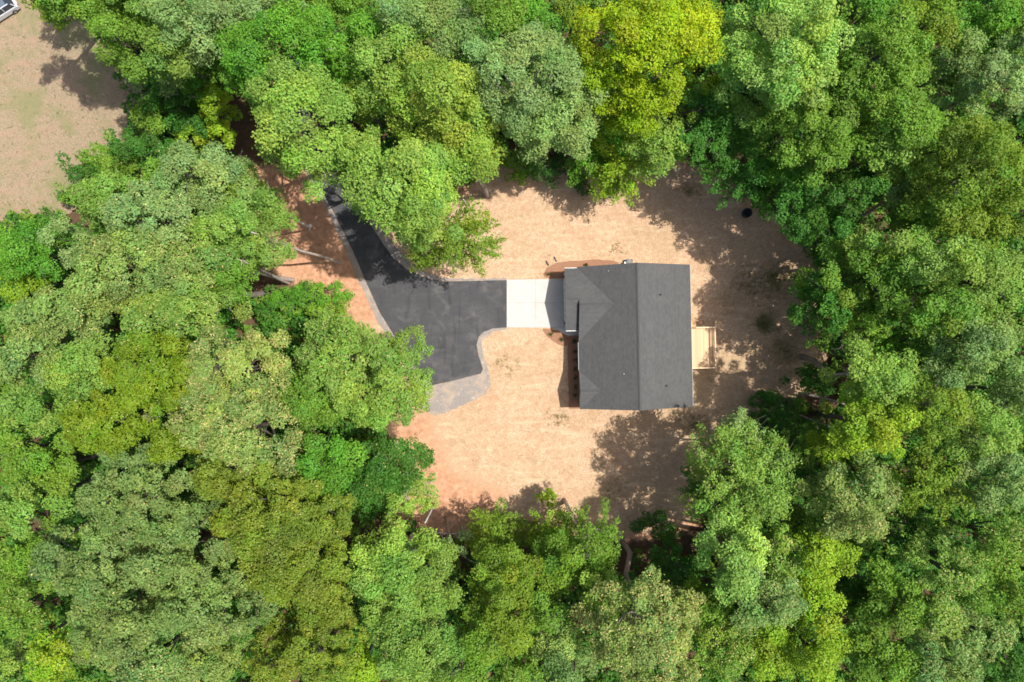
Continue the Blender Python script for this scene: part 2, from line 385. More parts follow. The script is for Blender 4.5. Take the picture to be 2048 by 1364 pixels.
def jag(poly, step, amp, seed=0):
    r = random.Random(seed); out = []
    for i in range(len(poly)):
        a, b = poly[i], poly[(i + 1) % len(poly)]; L = math.hypot(b[0] - a[0], b[1] - a[1]); n = max(1, int(L / step))
        for k in range(n):
            t = k / n; out.append((a[0] + (b[0] - a[0]) * t + r.uniform(-amp, amp), a[1] + (b[1] - a[1]) * t + r.uniform(-amp, amp)))
    return out
def smoothpoly(pts, it=2):
    for _ in range(it):
        q = []
        for i in range(len(pts)):
            a, b = pts[i], pts[(i + 1) % len(pts)]
            q += [(a[0] * .75 + b[0] * .25, a[1] * .75 + b[1] * .25), (a[0] * .25 + b[0] * .75, a[1] * .25 + b[1] * .75)]
        pts = q
    return pts
def sheet(name, poly, dz, mat, thick=.12, label=None):
    bm = bmesh.new()
    from mathutils.geometry import tessellate_polygon
    vv = [bm.verts.new((x, y, 0)) for x, y in poly]
    for t in tessellate_polygon([[Vector((x, y, 0)) for x, y in poly]]):
        f = bm.faces.new([vv[i] for i in t])
        if f.calc_area() < 1e-7: bm.faces.remove(f)
    x0 = min(p[0] for p in poly); x1 = max(p[0] for p in poly); y0 = min(p[1] for p in poly); y1 = max(p[1] for p in poly)
    st = 1.0 if max(x1 - x0, y1 - y0) < 45 else 4.0
    for i in range(int((x1 - x0) / st) + 1):
        bmesh.ops.bisect_plane(bm, geom=bm.verts[:] + bm.edges[:] + bm.faces[:], plane_co=(x0 + (i + .5) * st, 0, 0), plane_no=(1, 0, 0))
    for i in range(int((y1 - y0) / st) + 1):
        bmesh.ops.bisect_plane(bm, geom=bm.verts[:] + bm.edges[:] + bm.faces[:], plane_co=(0, y0 + (i + .5) * st, 0), plane_no=(0, 1, 0))
    for v in bm.verts: v.co.z = tz(v.co.x, v.co.y) + dz
    ext = bmesh.ops.extrude_face_region(bm, geom=bm.faces[:])
    for g in ext['geom']:
        if isinstance(g, bmesh.types.BMVert): g.co.z -= thick
    bmesh.ops.recalc_face_normals(bm, faces=bm.faces)
    me = bpy.data.meshes.new(name); bm.to_mesh(me); bm.free(); me.materials.append(mat)
    o = bpy.data.objects.new(name, me); COL.objects.link(o); tagit(o, label, kind='structure'); return o

sheet('field', jag(FIELD, 1.2, .5, 3), .03, M['field'], .3, 'mown dry tan field in the top left corner')
DL = [(566, 110), (560, 170), (580, 262), (622, 345), (665, 420), (705, 500), (735, 570), (760, 625), (800, 690), (845, 755), (862, 771)]
DR = [(962, 747), (966, 738), (957, 710), (953, 690), (957, 674), (967, 664), (985, 657), (1013, 655), (1013, 560), (940, 562), (885, 563), (850, 555), (815, 540), (787, 516), (762, 482), (735, 440), (700, 390), (655, 320), (628, 255), (612, 170), (612, 110)]
sheet('driveway', G2(DL + [(900, 763)] + DR), .045, M['asphalt'], .2, 'black asphalt driveway widening into a parking pad')
def off(pts, d):
    out = []
    for i in range(len(pts)):
        a = pts[max(i - 1, 0)]; b = pts[min(i + 1, len(pts) - 1)]; dx, dy = b[0] - a[0], b[1] - a[1]; L = math.hypot(dx, dy)
        dd = d[i] if hasattr(d, '__len__') else d
        out.append((pts[i][0] + dy / L * dd, pts[i][1] - dx / L * dd))
    return out
gl = off(DL, [-9, -9, -9, -9, -10, -12, -12, -13, -15, -14, -16, -17, -17, -17, -17][:len(DL)]); glp = DL + gl[::-1]
sheet('gravel_shoulder', jag(G2(glp), .6, .09, 5), .018, M['gravel'], .12, 'narrow gravel shoulder along the left side of the driveway')
glr = [(1013, 655), (985, 657), (967, 664), (957, 674), (953, 690), (957, 710), (966, 738), (962, 747), (900, 763), (862, 771), (820, 790), (800, 800), (840, 818), (870, 832), (905, 820), (945, 802), (972, 788), (981, 768), (975, 735), (966, 706), (965, 683), (985, 664), (1013, 659)]
sheet('gravel_apron', jag(G2(glr), .5, .09, 6), .018, M['gravel'], .12, 'grey gravel apron around the foot of the parking pad')
top = [(1013, 560), (940, 562), (885, 563), (850, 555), (815, 540), (787, 516), (762, 482), (735, 440), (700, 390)]
sheet('gravel_verge', jag(G2(top + [(712, 387), (748, 435), (776, 474), (804, 507), (830, 531), (862, 549), (888, 557), (940, 558), (1013, 556)]), .5, .09, 8), .018, M['gravel'], .12, 'thin gravel verge along the upper edge of the driveway')
sheet('concrete_apron', G2([(1013.5, 559.5), (1142, 557.5), (1142, 655.5), (1013.5, 654.5)]), .06, M['concrete'], .2, 'bright white concrete apron in front of the garage')
sheet('front_walk', G2([(1106, 656), (1154, 656), (1158, 669), (1140, 671), (1128, 668), (1118, 660)]), .05, M['walk'], .2, 'short curved concrete walk to the front door')
sheet('garage_side_mulch_bed', jag(smoothpoly(G2([(1088, 557), (1087, 545), (1098, 531), (1120, 524), (1160, 520), (1220, 519), (1236, 524), (1242, 534), (1200, 540), (1150, 556)])), .5, .05, 9), .025, M['mulch'], .12, 'red brown mulch bed beside the garage')
sheet('walk_mulch_bed', jag(smoothpoly(G2([(1082, 657), (1104, 658), (1120, 664), (1136, 672), (1136, 692), (1124, 692), (1108, 684), (1094, 672)])), .5, .05, 10), .025, M['mulch'], .12, 'rounded red brown mulch bed below the front walk')
sheet('front_mulch_bed', jag(G2([(1134, 673), (1165, 672), (1168, 816), (1138, 818)]), .5, .05, 11), .025, M['mulch'], .12, 'long mulch bed against the front wall of the house')

# ------------------------------------------------------------------ house
def build_house():
    H = empty('house', (14.8, .5, 0), math.radians(1.2)); ox, oy = 14.8, .5
    tagit(H, 'single storey house with a charcoal shingle roof and white gutters', 'house')
    def L(mb):
        mb.v = [(x - ox, y - oy, z) for x, y, z in mb.v]; return mb
    EH, RH = 3.3, 6.5; XW, XE, XR = 8.02, 21.56, 14.62; YN, YS = 9.05, -8.03
    T = .16
    # roofs
    def slope(x0, z0, x1, z1): return [(x0, z0), (x1, z1), (x1, z1 - T), (x0, z0 - T)]
    L(MB().prism(slope(XW, EH, XR, RH), 'y', YS, YN)).build('roof', M['shy'], H)
    L(MB().prism(slope(XR + .001, RH, XE, EH), 'y', YS, YN)).build('roof', M['shy'], H)
    L(MB().prism([(XR - .17, RH - .045), (XR, RH + .05), (XR + .17, RH - .045), (XR, RH + .01)], 'y', YS - .01, YN + .01)).build('ridge_cap', M['ridge'], H)
    def gable(yn, ys, zr, x0, x1, nm='gable_roof'):
        ym = (yn + ys) / 2
        o = L(MB().prism([(yn, EH), (ym, zr), (ys, EH), (ys, EH - T), (ym, zr - T), (yn, EH - T)], 'x', x0, x1)).build(nm, M['shx'], H)
        L(MB().prism([(ym - .14, zr - .04), (ym, zr + .035), (ym + .14, zr - .04), (ym, zr + .01)], 'x', x0 - .01, x1 - .15)).build('ridge_cap', M['ridge'], H)
        # white rake boards and soffit
        L(MB().prism([(yn - .02, EH - T), (ym, zr - T), (ys + .02, EH - T), (ys + .02, EH - T - .14), (ym, zr - T - .16), (yn - .02, EH - T - .14)], 'x', x0 + .02, x0 + .06)).build('rake_board', M['white'], H)
        return o
    gable(8.93, .02, 5.22, XW - .02, 12.3)                 # large cross gable
    gable(8.90, 1.43, 5.0, 6.46, XW - .02)                 # lower garage gable
    gable(-3.42, -8.05, 4.42, XW - .05, 10.7)              # small south gable
    # rake boards of the main roof
    for y0 in (YN - .06, YS + .02):
        L(MB().prism([(XW + .02, EH - T), (XR, RH - T), (XE - .02, EH - T), (XE - .02, EH - T - .14), (XR, RH - T - .16), (XW + .02, EH - T - .14)], 'y', y0, y0 + .04)).build('rake_board', M['white'], H)
    # walls
    def gbox(x0, x1, y0, y1, zt, ridge=None, along='y', zb=-1.6):
        mb = MB()
        if ridge is None: mb.box(x0, x1, y0, y1, zb, zt)
        elif along == 'y': mb.prism([(x0, zb), (x1, zb), (x1, zt), (ridge[0], ridge[1]), (x0, zt)], 'y', y0, y1)
        else: mb.prism([(y0, zb), (y1, zb), (y1, zt), (ridge[0], ridge[1]), (y0, zt)], 'x', x0, x1)
        return L(mb)
    gbox(8.42, 21.16, -7.78, 8.72, 3.18, (XR, 6.22)).build('wall', M['siding'], H)
    gbox(8.40, 11.5, .22, 8.70, 3.10, (4.475, 4.95), 'x').build('wall', M['siding'], H)
    gbox(6.62, 8.6, 1.66, 8.66, 3.10, (5.165, 4.75), 'x').build('garage_wall', M['siding'], H)
    gbox(8.33, 10.2, -7.83, -3.62, 3.12, (-5.735, 4.18), 'x').build('wall', M['siding'], H)
    L(MB().box(8.36, 21.22, -7.86, 8.78, -2.2, .25)).build('foundation', M['stone'], H)
    # garage door (two bays as one wide door) with panels
    mb = MB()
    for k in range(4): mb.box(6.56, 6.63, 2.75, 7.6, .05 + k * .56, .05 + k * .56 + .53)
    gd = L(mb).build('garage_door', M['white'], H, bevel=.015)
    m2 = MB()
    for k in range(6): m2.box(6.545, 6.565, 2.95 + k * .78, 3.5 + k * .78, 1.82, 2.12)
    L(m2).build('pane', M['glass'], gd)
    for y in (2.35, 7.98):
        l = L(MB().box(6.40, 6.60, y - .09, y + .09, 2.0, 2.06).box(6.40, 6.56, y - .08, y + .08, 2.36, 2.42).box(6.57, 6.63, y - .06, y + .06, 1.95, 2.45)).build('wall_lantern', M['black'], H)
        L(MB().box(6.43, 6.53, y - .06, y + .06, 2.06, 2.36)).build('glass', M['clear'], l)
    d = L(MB().box(8.33, 8.41, .55, 1.5, .25, 2.35)).build('front_door', M['doorgrey'], H)
    L(MB().lathe([(0, 0), (.035, 0), (.035, .06), (0, .06)], (8.27, .68, 1.25), 10, 'x')).build('handle', M['acgrey'], d)
    def window(x0, x1, y0, y1, z0, z1):
        axis = 'x' if abs(x1 - x0) < abs(y1 - y0) else 'y'
        mb = MB(); f = .08
        if axis == 'x':
            mb.box(x0, x1, y0 - f, y0, z0 - f, z1 + f).box(x0, x1, y1, y1 + f, z0 - f, z1 + f).box(x0, x1, y0, y1, z0 - f, z0).box(x0, x1, y0, y1, z1, z1 + f).box(x0, x1, y0, y1, (z0 + z1) / 2 - .02, (z0 + z1) / 2 + .02)
            g = MB().box(x0 + .02, x1 - .025, y0, y1, z0, z1)
        else:
            mb.box(x0 - f, x0, y0, y1, z0 - f, z1 + f).box(x1, x1 + f, y0, y1, z0 - f, z1 + f).box(x0, x1, y0, y1, z0 - f, z0).box(x0, x1, y0, y1, z1, z1 + f).box(x0, x1, y0, y1, (z0 + z1) / 2 - .02, (z0 + z1) / 2 + .02)
            g = MB().box(x0, x1, y0 + .02, y1 - .025, z0, z1)
        wd = L(mb).build('window', M['white'], H); L(g).build('pane', M['glass'], wd)
    for y in (-2.9, -1.2): window(8.36, 8.44, y, y + .9, .9, 2.4)
    window(8.27, 8.35, -6.5, -5.0, .9, 2.4)
    for y in (-6, -4.2, 3.6, 6): window(21.14, 21.22, y, y + 1.0, .9, 2.4)
    for x in (11, 17.5): window(x, x + 1.0, 8.70, 8.78, .9, 2.4); window(x, x + 1.0, -7.84, -7.76, .9, 2.4)
    sl = L(MB().box(21.13, 21.2, -1.9, .0, .78, 2.9)).build('patio_door', M['white'], H)
    L(MB().box(21.19, 21.215, -1.8, -1.0, .9, 2.8).box(21.19, 21.215, -.9, -.1, .9, 2.8)).build('pane', M['glass'], sl)
    # gutters
    def gutter(x, y0, y1, w=.10):
        mb = MB().prism([(x - w, EH - .07), (x - w * .6, EH - .2), (x + w * .6, EH - .2), (x + w, EH - .07), (x + w - .02, EH - .07), (x + w * .5, EH - .18), (x - w * .5, EH - .18), (x - w + .02, EH - .07)], 'y', y0, y1)
        L(mb).build('gutter', M['white'], H)
    gutter(XW - .03, -3.38, 0, .06); gutter(XE + .01, YS + .05, YN - .05, .055)
    def gutx(y, x0, x1, w=.035):
        mb = MB().prism([(y - w, EH - .05), (y - w, EH - .17), (y + w, EH - .17), (y + w, EH - .05), (y + w - .015, EH - .05), (y + w - .015, EH - .15), (y - w + .015, EH - .15), (y - w + .015, EH - .05)], 'x', x0, x1)
        L(mb).build('gutter', M['white'], H)
    gutx(1.38, 6.5, 8.0); gutx(8.95, 6.5, 8.5)
    for x, y in ((8.3, -3.3), (21.3, -7.5), (21.3, 8.4)):
        L(MB().tube([(x, y, EH - .15), (x, y, 3.0), (x, y, .2)], .045, 8)).build('downspout', M['white'], H)
    # roof vents
    def roofz(x): return EH + (x - XW) * (RH - EH) / (XR - XW) if x < XR else RH - (x - XR) * (RH - EH) / (XE - XR)
    for px, py, r, mt in ((1323, 590, .06, 'black'), (1332, 773, .06, 'black'), (1245, 747, .024, 'white'), (1220, 540, .02, 'white')):
        x, y = at(px, py, 5.2); z = roofz(x)
        L(MB().lathe([(r * 2.4, -.05), (r * 2.4, .03), (r, .06), (r, .34), (r * .7, .34), (r * .7, .1)], (x, y, z), 14)).build('vent_pipe', M[mt], H)
build_house()

def build_deck():
    z0 = 1.15; zt = z0 + 1.0; o = empty('wooden_deck', (23, -.8, 0), math.radians(1.2))
    tagit(o, 'new pale pine deck with railing on the right side of the house', 'deck')
    x0, x1, y0, y1 = 21.2, 24.86, -3.36, 1.72
    def L(mb): mb.v = [(x - 23, y + .8, z) for x, y, z in mb.v]; return mb
    L(MB().box(x0, x1, y0, y1, z0 - .04, z0)).build('deck_floor', M['deckfloor'], o)
    L(MB().box(x0, x1, y0 + .01, y0 + .05, z0 - .26, z0 - .045).box(x0, x1, y1 - .05, y1 - .01, z0 - .26, z0 - .045).box(x1 - .05, x1 - .01, y0 + .051, y1 - .051, z0 - .26, z0 - .045)).build('joist_frame', M['pine'], o)
    rails = [((x1 - .07, y0), (x1 - .07, y1)), ((x0 + .15, y0 + .07), (x1 - .15, y0 + .07)), ((x0 + 1.32, y1 - .07), (x1 - .15, y1 - .07))]
    for (ax, ay), (bx, by) in rails:
        vert = abs(ax - bx) < .01
        mb = MB(); w = .07
        if vert: mb.box(ax - w, ax + w, ay, by, zt - .035, zt).box(ax - .02, ax + .02, ay + .1, by - .1, zt - .13, zt - .036).box(ax - .02, ax + .02, ay + .1, by - .1, z0 + .08, z0 + .17)
        else: mb.box(ax, bx, ay - w, ay + w, zt - .036, zt - .001).box(ax + .1, bx - .1, ay - .02, ay + .02, zt - .13, zt - .037).box(ax + .1, bx - .1, ay - .02, ay + .02, z0 + .08, z0 + .17)
        r = L(mb).build('railing', M['pine'], o)
        Ln = math.hypot(bx - ax, by - ay); n = int(Ln / .14)
        for k in range(1, n):
            t = k / n; x, y = ax + (bx - ax) * t, ay + (by - ay) * t
            L(MB().box(x - .027, x + .027, y - .027, y + .027, z0 + .17, zt - .13)).build('baluster', M['pine'], r)
    for x, y in ((x1 - .09, y0 + .09), (x1 - .09, (y0 + y1) / 2), (x1 - .09, y1 - .09), (x0 + 1.32, y1 - .09)):
        L(MB().box(x - .05, x + .05, y - .05, y + .05, tz(x, y) - .3, zt - .04)).build('post', M['pine'], o)
    # stairs down along the wall, going up the picture
    st = MB(); n = 6; rise = (z0) / (n + 0)
    for k in range(n): st.box(x0 + .6, x0 + 1.25, y1 + .02 + k * .27, y1 + .02 + k * .27 + .29, z0 - (k + 1) * rise + .0, z0 - (k + 1) * rise + .04)
    for x in (x0 + .56, x0 + 1.25):
        st.prism([(y1, z0 - .05), (y1, z0 - .33), (y1 + n * .27, -.1), (y1 + n * .27 + .1, .1)], 'x', x, x + .04)
    s = L(st).build('stairs', M['pinedark'], o)
    for x in (x0 + 1.25,):
        L(MB().prism([(y1, zt), (y1, zt - .05), (y1 + n * .27, .85), (y1 + n * .27, .9)], 'x', x - .02, x + .07).box(x - .02, x + .06, y1 + n * .27 - .08, y1 + n * .27, 0, .86)).build('stair_rail', M['pinedark'], o)
build_deck()

# ------------------------------------------------------------------ small things
def build_ac():
    x, y, z = 14.55, 9.72, 0
    o = empty('air_conditioner', (x, y, z)); tagit(o, 'grey and black air conditioner unit against the top wall of the house', 'air conditioner')
    MB().box(-.55, .55, -.5, .5, 0, .08).build('base_pad', M['stone'], o)
    MB().box(-.4, .4, -.4, .4, .08, .78).build('cabinet', M['darkmetal'], o, bevel=.03)
    mb = MB()
    for k in range(5): mb.lathe([(.07 + k * .065, .80), (.085 + k * .065, .80), (.085 + k * .065, .815), (.07 + k * .065, .815)], (0, 0, 0), 24, close=True)
    for k in range(8):
        a = k * math.pi / 4; mb.tube([(0, 0, .8), (.36 * math.cos(a), .36 * math.sin(a), .8)], .008, 5)
    mb.build('fan_guard', M['acgrey'], o)
    MB().box(-.62, -.44, -.12, .1, .3, .75).build('junction_box', M['white'], o)
build_ac()

def build_stand():
    a = gr(1095, 527); b = gr(1111, 519); cx, cy = (a[0] + b[0]) / 2, (a[1] + b[1]) / 2
    o = empty('ground_stand', (cx, cy, 0)); tagit(o, 'low stand of two dark feet joined by a thin rail in the straw', 'stand')
    d = Vector((b[0] - a[0], b[1] - a[1], 0)); dn = d.normalized(); pn = Vector((-dn.y, dn.x, 0))
    for s_ in (-.5, .5):
        c = d * s_
        MB().tube([c + pn * .38 + Vector((0, 0, .05)), c + Vector((0, 0, .1)), c - pn * .30 + Vector((0, 0, .05))], .085, 6).tube([c + Vector((0, 0, .05)), c + Vector((0, 0, .42))], .05, 6).build('foot', M['darkmetal'], o)
    MB().tube([d * -.5 + Vector((0, 0, .42)), d * .5 + Vector((0, 0, .42))], .018, 6).build('rail', M['pine'], o)
build_stand()

def build_tub():
    x, y, z = gr(1492, 427)
    o = empty('drain_riser', (x, y, z)); tagit(o, 'round open black plastic drain riser at the right edge of the yard', 'drain')
    prof = [(.52, -.2)]
    for k in range(8): prof += [(.55, k * .07), (.51, k * .07 + .035)]
    prof += [(.58, .58), (.58, .62), (.50, .62), (.48, .1)]
    MB().lathe(prof, (0, 0, 0), 28).build('shell', M['black'], o, smooth=True)
    MB().lathe([(0, .12), (.5, .12)], (0, 0, 0), 28).build('water', M['glass'], o)
build_tub()

def build_sign():
    x, y = at(619, 452, 1.8); z = 1.8
    o = empty('white_sign', (x, y, z)); tagit(o, 'small white board fixed to the leaning trunk left of the driveway', 'sign')
    mb = MB().box(-.26, .26, -.03, .03, -.2, .2); b = mb.build('board', M['white'], o); b.rotation_euler = (math.radians(65), 0, math.radians(25))
    MB().box(-.025, .025, -.6, -.03, -.03, .03).build('bracket', M['white'], o)
build_sign()

def build_car():
    x, y, z = gr(9, 26); a = math.radians(212)
    o = empty('parked_car', (x, y, z + .02), a); tagit(o, 'silvery white estate car with dark glass, parked in the top left corner of the field', 'car')
    # side profile, nose towards +x
    prof = [(-2.15, .35), (-2.28, .6), (-2.25, .95), (-1.9, 1.02), (1.0, 1.02), (1.95, .86), (2.2, .68), (2.22, .35), (1.75, .28), (-1.7, .28)]
    MB().prism([(p[0], p[1]) for p in prof], 'y', -.89, .89).build('body', M['carwhite'], o, bevel=.09)
    cab = [(-2.02, 1.0), (-1.72, 1.50), (-1.2, 1.60), (-.1, 1.60), (.30, 1.52), (1.12, 1.0)]
    n = len(cab); vs = []
    for s_ in (-1, 1):
        for px, pz in cab: vs.append((px, s_ * (.84 - (pz - 1.0) * .32), pz))
    fs = [tuple(range(n))[::-1], tuple(range(n, 2 * n))] + [(i, (i + 1) % n, n + (i + 1) % n, n + i) for i in range(n)]
    MB().add(vs, fs).build('window', M['glass'], o, bevel=.05)
    MB().box(-1.5, -.1, -.64, -.54, 1.6, 1.66).box(-1.5, -.1, .54, .64, 1.6, 1.66).build('roof_rail', M['carwhite'], o)
    MB().box(-1.25, -.05, -.54, .54, 1.585, 1.615).build('roof', M['carroof'], o)
    MB().tube([(.30, -.67, 1.53), (1.1, -.84, 1.02)], .035, 6).tube([(.30, .67, 1.53), (1.1, .84, 1.02)], .035, 6).tube([(-1.75, -.68, 1.5), (-2.0, -.84, 1.02)], .05, 6).tube([(-1.75, .68, 1.5), (-2.0, .84, 1.02)], .05, 6).tube([(-.55, -.66, 1.6), (-.5, -.85, 1.02)], .035, 6).tube([(-.55, .66, 1.6), (-.5, .85, 1.02)], .035, 6).build('pillar', M['carwhite'], o)
    for sx in (-1.35, 1.35):
        for sy in (-.83, .83):
            wh = MB().lathe([(.0, -.1), (.26, -.1), (.33, -.07), (.34, .07), (.26, .1), (0, .1)], (sx, sy, .34), 20, 'y').build('wheel', M['rubber'], o, smooth=True)
            MB().lathe([(0, -.11), (.2, -.11), (.2, .11), (0, .11)], (sx, sy, .34), 12, 'y').build('rim', M['acgrey'], wh)
    for sy in (-.7, .7):
        MB().box(2.05, 2.2, sy - .16, sy + .16, .66, .80).build('headlight', M['clear'], o, bevel=.03)
        MB().box(-2.3, -2.2, sy - .12, sy + .12, .72, .95).build('tail_lamp', M['redglass'], o)
        MB().box(.75, .92, sy * 1.36 - .1, sy * 1.36 + .1, 1.0, 1.13).build('mirror', M['carwhite'], o, bevel=.03)
build_car()
# ------------------------------------------------------------------ vegetation
LEAFK = .86                      # displayed colour -> albedo
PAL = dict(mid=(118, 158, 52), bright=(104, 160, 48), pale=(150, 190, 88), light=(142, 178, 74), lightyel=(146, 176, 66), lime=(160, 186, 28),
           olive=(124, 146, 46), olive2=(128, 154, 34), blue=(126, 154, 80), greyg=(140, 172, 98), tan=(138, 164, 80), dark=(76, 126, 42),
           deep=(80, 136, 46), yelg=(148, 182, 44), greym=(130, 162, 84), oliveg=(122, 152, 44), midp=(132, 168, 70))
STY = dict(  # lump radius, leaf size, relief, leaf density, elongation, fleck share
    cauli=(1.1, .205, 1.0, 1.0, 1.0, 0.0), big=(1.35, .215, 1.15, 1.0, 1.0, 0.0), fine=(.9, .195, .55, 1.1, 1.0, .02),
    feather=(.75, .21, 1.0, .75, 1.9, 0.0), fleck=(.95, .205, .8, 1.0, 1.0, .09), fleck2=(.95, .21, .85, 1.0, 1.0, .27), loose=(.85, .205, 1.3, .8, 1.3, .0),
    small=(.6, .22, .9, 1.0, 1.0, 0.0), tuft=(.85, .20, 1.1, 1.0, 1.0, .02))
LIN = {k: np.array(s2l(v)) for k, v in PAL.items()}
FLECK = np.array(s2l((206, 194, 124)))

def leaf_object(name, C, Nn, size, tint, parent=None, loc=(0, 0, 0), aspect=.66):
    n = len(C); r = rng.normal(size=(n, 3))
    Nn = Nn / (np.linalg.norm(Nn, axis=1, keepdims=True) + 1e-9)
    D = r - (r * Nn).sum(1, keepdims=True) * Nn; D /= (np.linalg.norm(D, axis=1, keepdims=True) + 1e-9)
    B = np.cross(Nn, D); s = size[:, None]
    V = np.stack([C - D * s * .5, C + B * s * .5 * aspect - D * s * .05 + Nn * s * .08, C + D * s * .5, C - B * s * .5 * aspect - D * s * .05 + Nn * s * .08], 1).reshape(-1, 3)
    F = np.arange(4 * n).reshape(n, 4)
    me = bpy.data.meshes.new(name); raw_mesh(me, V - np.array(loc), F, 4)
    a = me.attributes.new('tint', 'FLOAT_COLOR', 'FACE')
    a.data.foreach_set('color', np.concatenate([np.clip(tint, 0, 1), np.ones((n, 1))], 1).astype(np.float32).reshape(-1))
    me.materials.append(M['leaf']); o = bpy.data.objects.new(name, me); COL.objects.link(o)
    if parent: o.parent = parent
    else: o.location = loc
    return o

def lumps_to_leaves(P, R, colour, sty, out_dir=None, ltint=None):
    """P lump centres, R lump radii -> leaf centres, normals, sizes, tints"""
    lr, ls, relief, dens, elong, fk = STY[sty]
    base = LIN[colour] * LEAFK
    Cs, Ns, Ss, Ts = [], [], [], []
    cnt = np.maximum(8, (dens * 2.5 * np.pi * R ** 2 / (.42 * ls * ls))).astype(int)
    idx = np.repeat(np.arange(len(P)), cnt); n = len(idx)
    u = rng.normal(size=(n, 3)); u /= np.linalg.norm(u, axis=1, keepdims=True)
    flip = rng.random(n) < .62; u[:, 2] = np.where(flip, np.abs(u[:, 2]), u[:, 2])
    rad = .45 + .55 * rng.random(n) ** .5 + np.where(rng.random(n) < .07, rng.random(n) * .55, 0)
    # secondary knots inside every lump give the canopy its grain
    q = u * rad[:, None]
    kn = rng.normal(size=(len(P), 9, 3)); kn /= np.linalg.norm(kn, axis=2, keepdims=True); kn[:, :, 2] = np.abs(kn[:, :, 2]) * .9
    pick = kn[idx, rng.integers(0, 9, n)] * .82
    q = np.where((rng.random(n) < .5)[:, None], pick + rng.normal(size=(n, 3)) * .17, q)
    sc = np.stack([np.ones(n), np.ones(n), np.full(n, .78)], 1)
    q = q * sc
    if elong > 1:
        th = (np.arctan2(out_dir[:, 1], out_dir[:, 0]) + rng.normal(size=len(P)) * .5)[idx]
        ax = np.stack([np.cos(th), np.sin(th), np.full(n, .25)], 1)
        q = q * .85 + ax * ((q * ax).sum(1) * (elong - 1) * 1.1)[:, None]
    C = P[idx] + q * R[idx][:, None]
    Nn = u * .75 + np.array([0, 0, .45]) + rng.normal(size=(n, 3)) * .28
    size = ls * rng.uniform(.6, 1.45, n)
    lt = np.exp(rng.normal(size=(len(P), 1)) * .08) * (1 + rng.normal(size=(len(P), 3)) * np.array([.06, .03, .05]))
    if ltint is not None: lt = lt * ltint
    T = base * lt[idx] * np.exp(rng.normal(size=(n, 1)) * .13) * (1 + rng.normal(size=(n, 1)) * np.array([[.10, 0, -.05]]))
    if fk:
        fpl = np.clip(rng.normal(size=len(P)) * .5 + 1, .1, 2.2)
        f = rng.random(n) < fk * fpl[idx]
        T[f] = FLECK * LEAFK * .95 * np.exp(rng.normal(size=(f.sum(), 1)) * .18); size[f] *= .8
    return C, Nn, size, T

def limb(mb, a, b, r0, r1, bend=.6, n=6):
    a, b = np.array(a, float), np.array(b, float); off_ = rng.normal(size=3) * bend; off_[2] = abs(off_[2]) * .5
    pts = []; rd = []
    for i in range(n + 1):
        t = i / n; p = a + (b - a) * t + off_ * math.sin(math.pi * t) * (1 - .3 * t); pts.append(p); rd.append(r0 + (r1 - r0) * t)
    mb.tube(pts, rd, 7); return pts

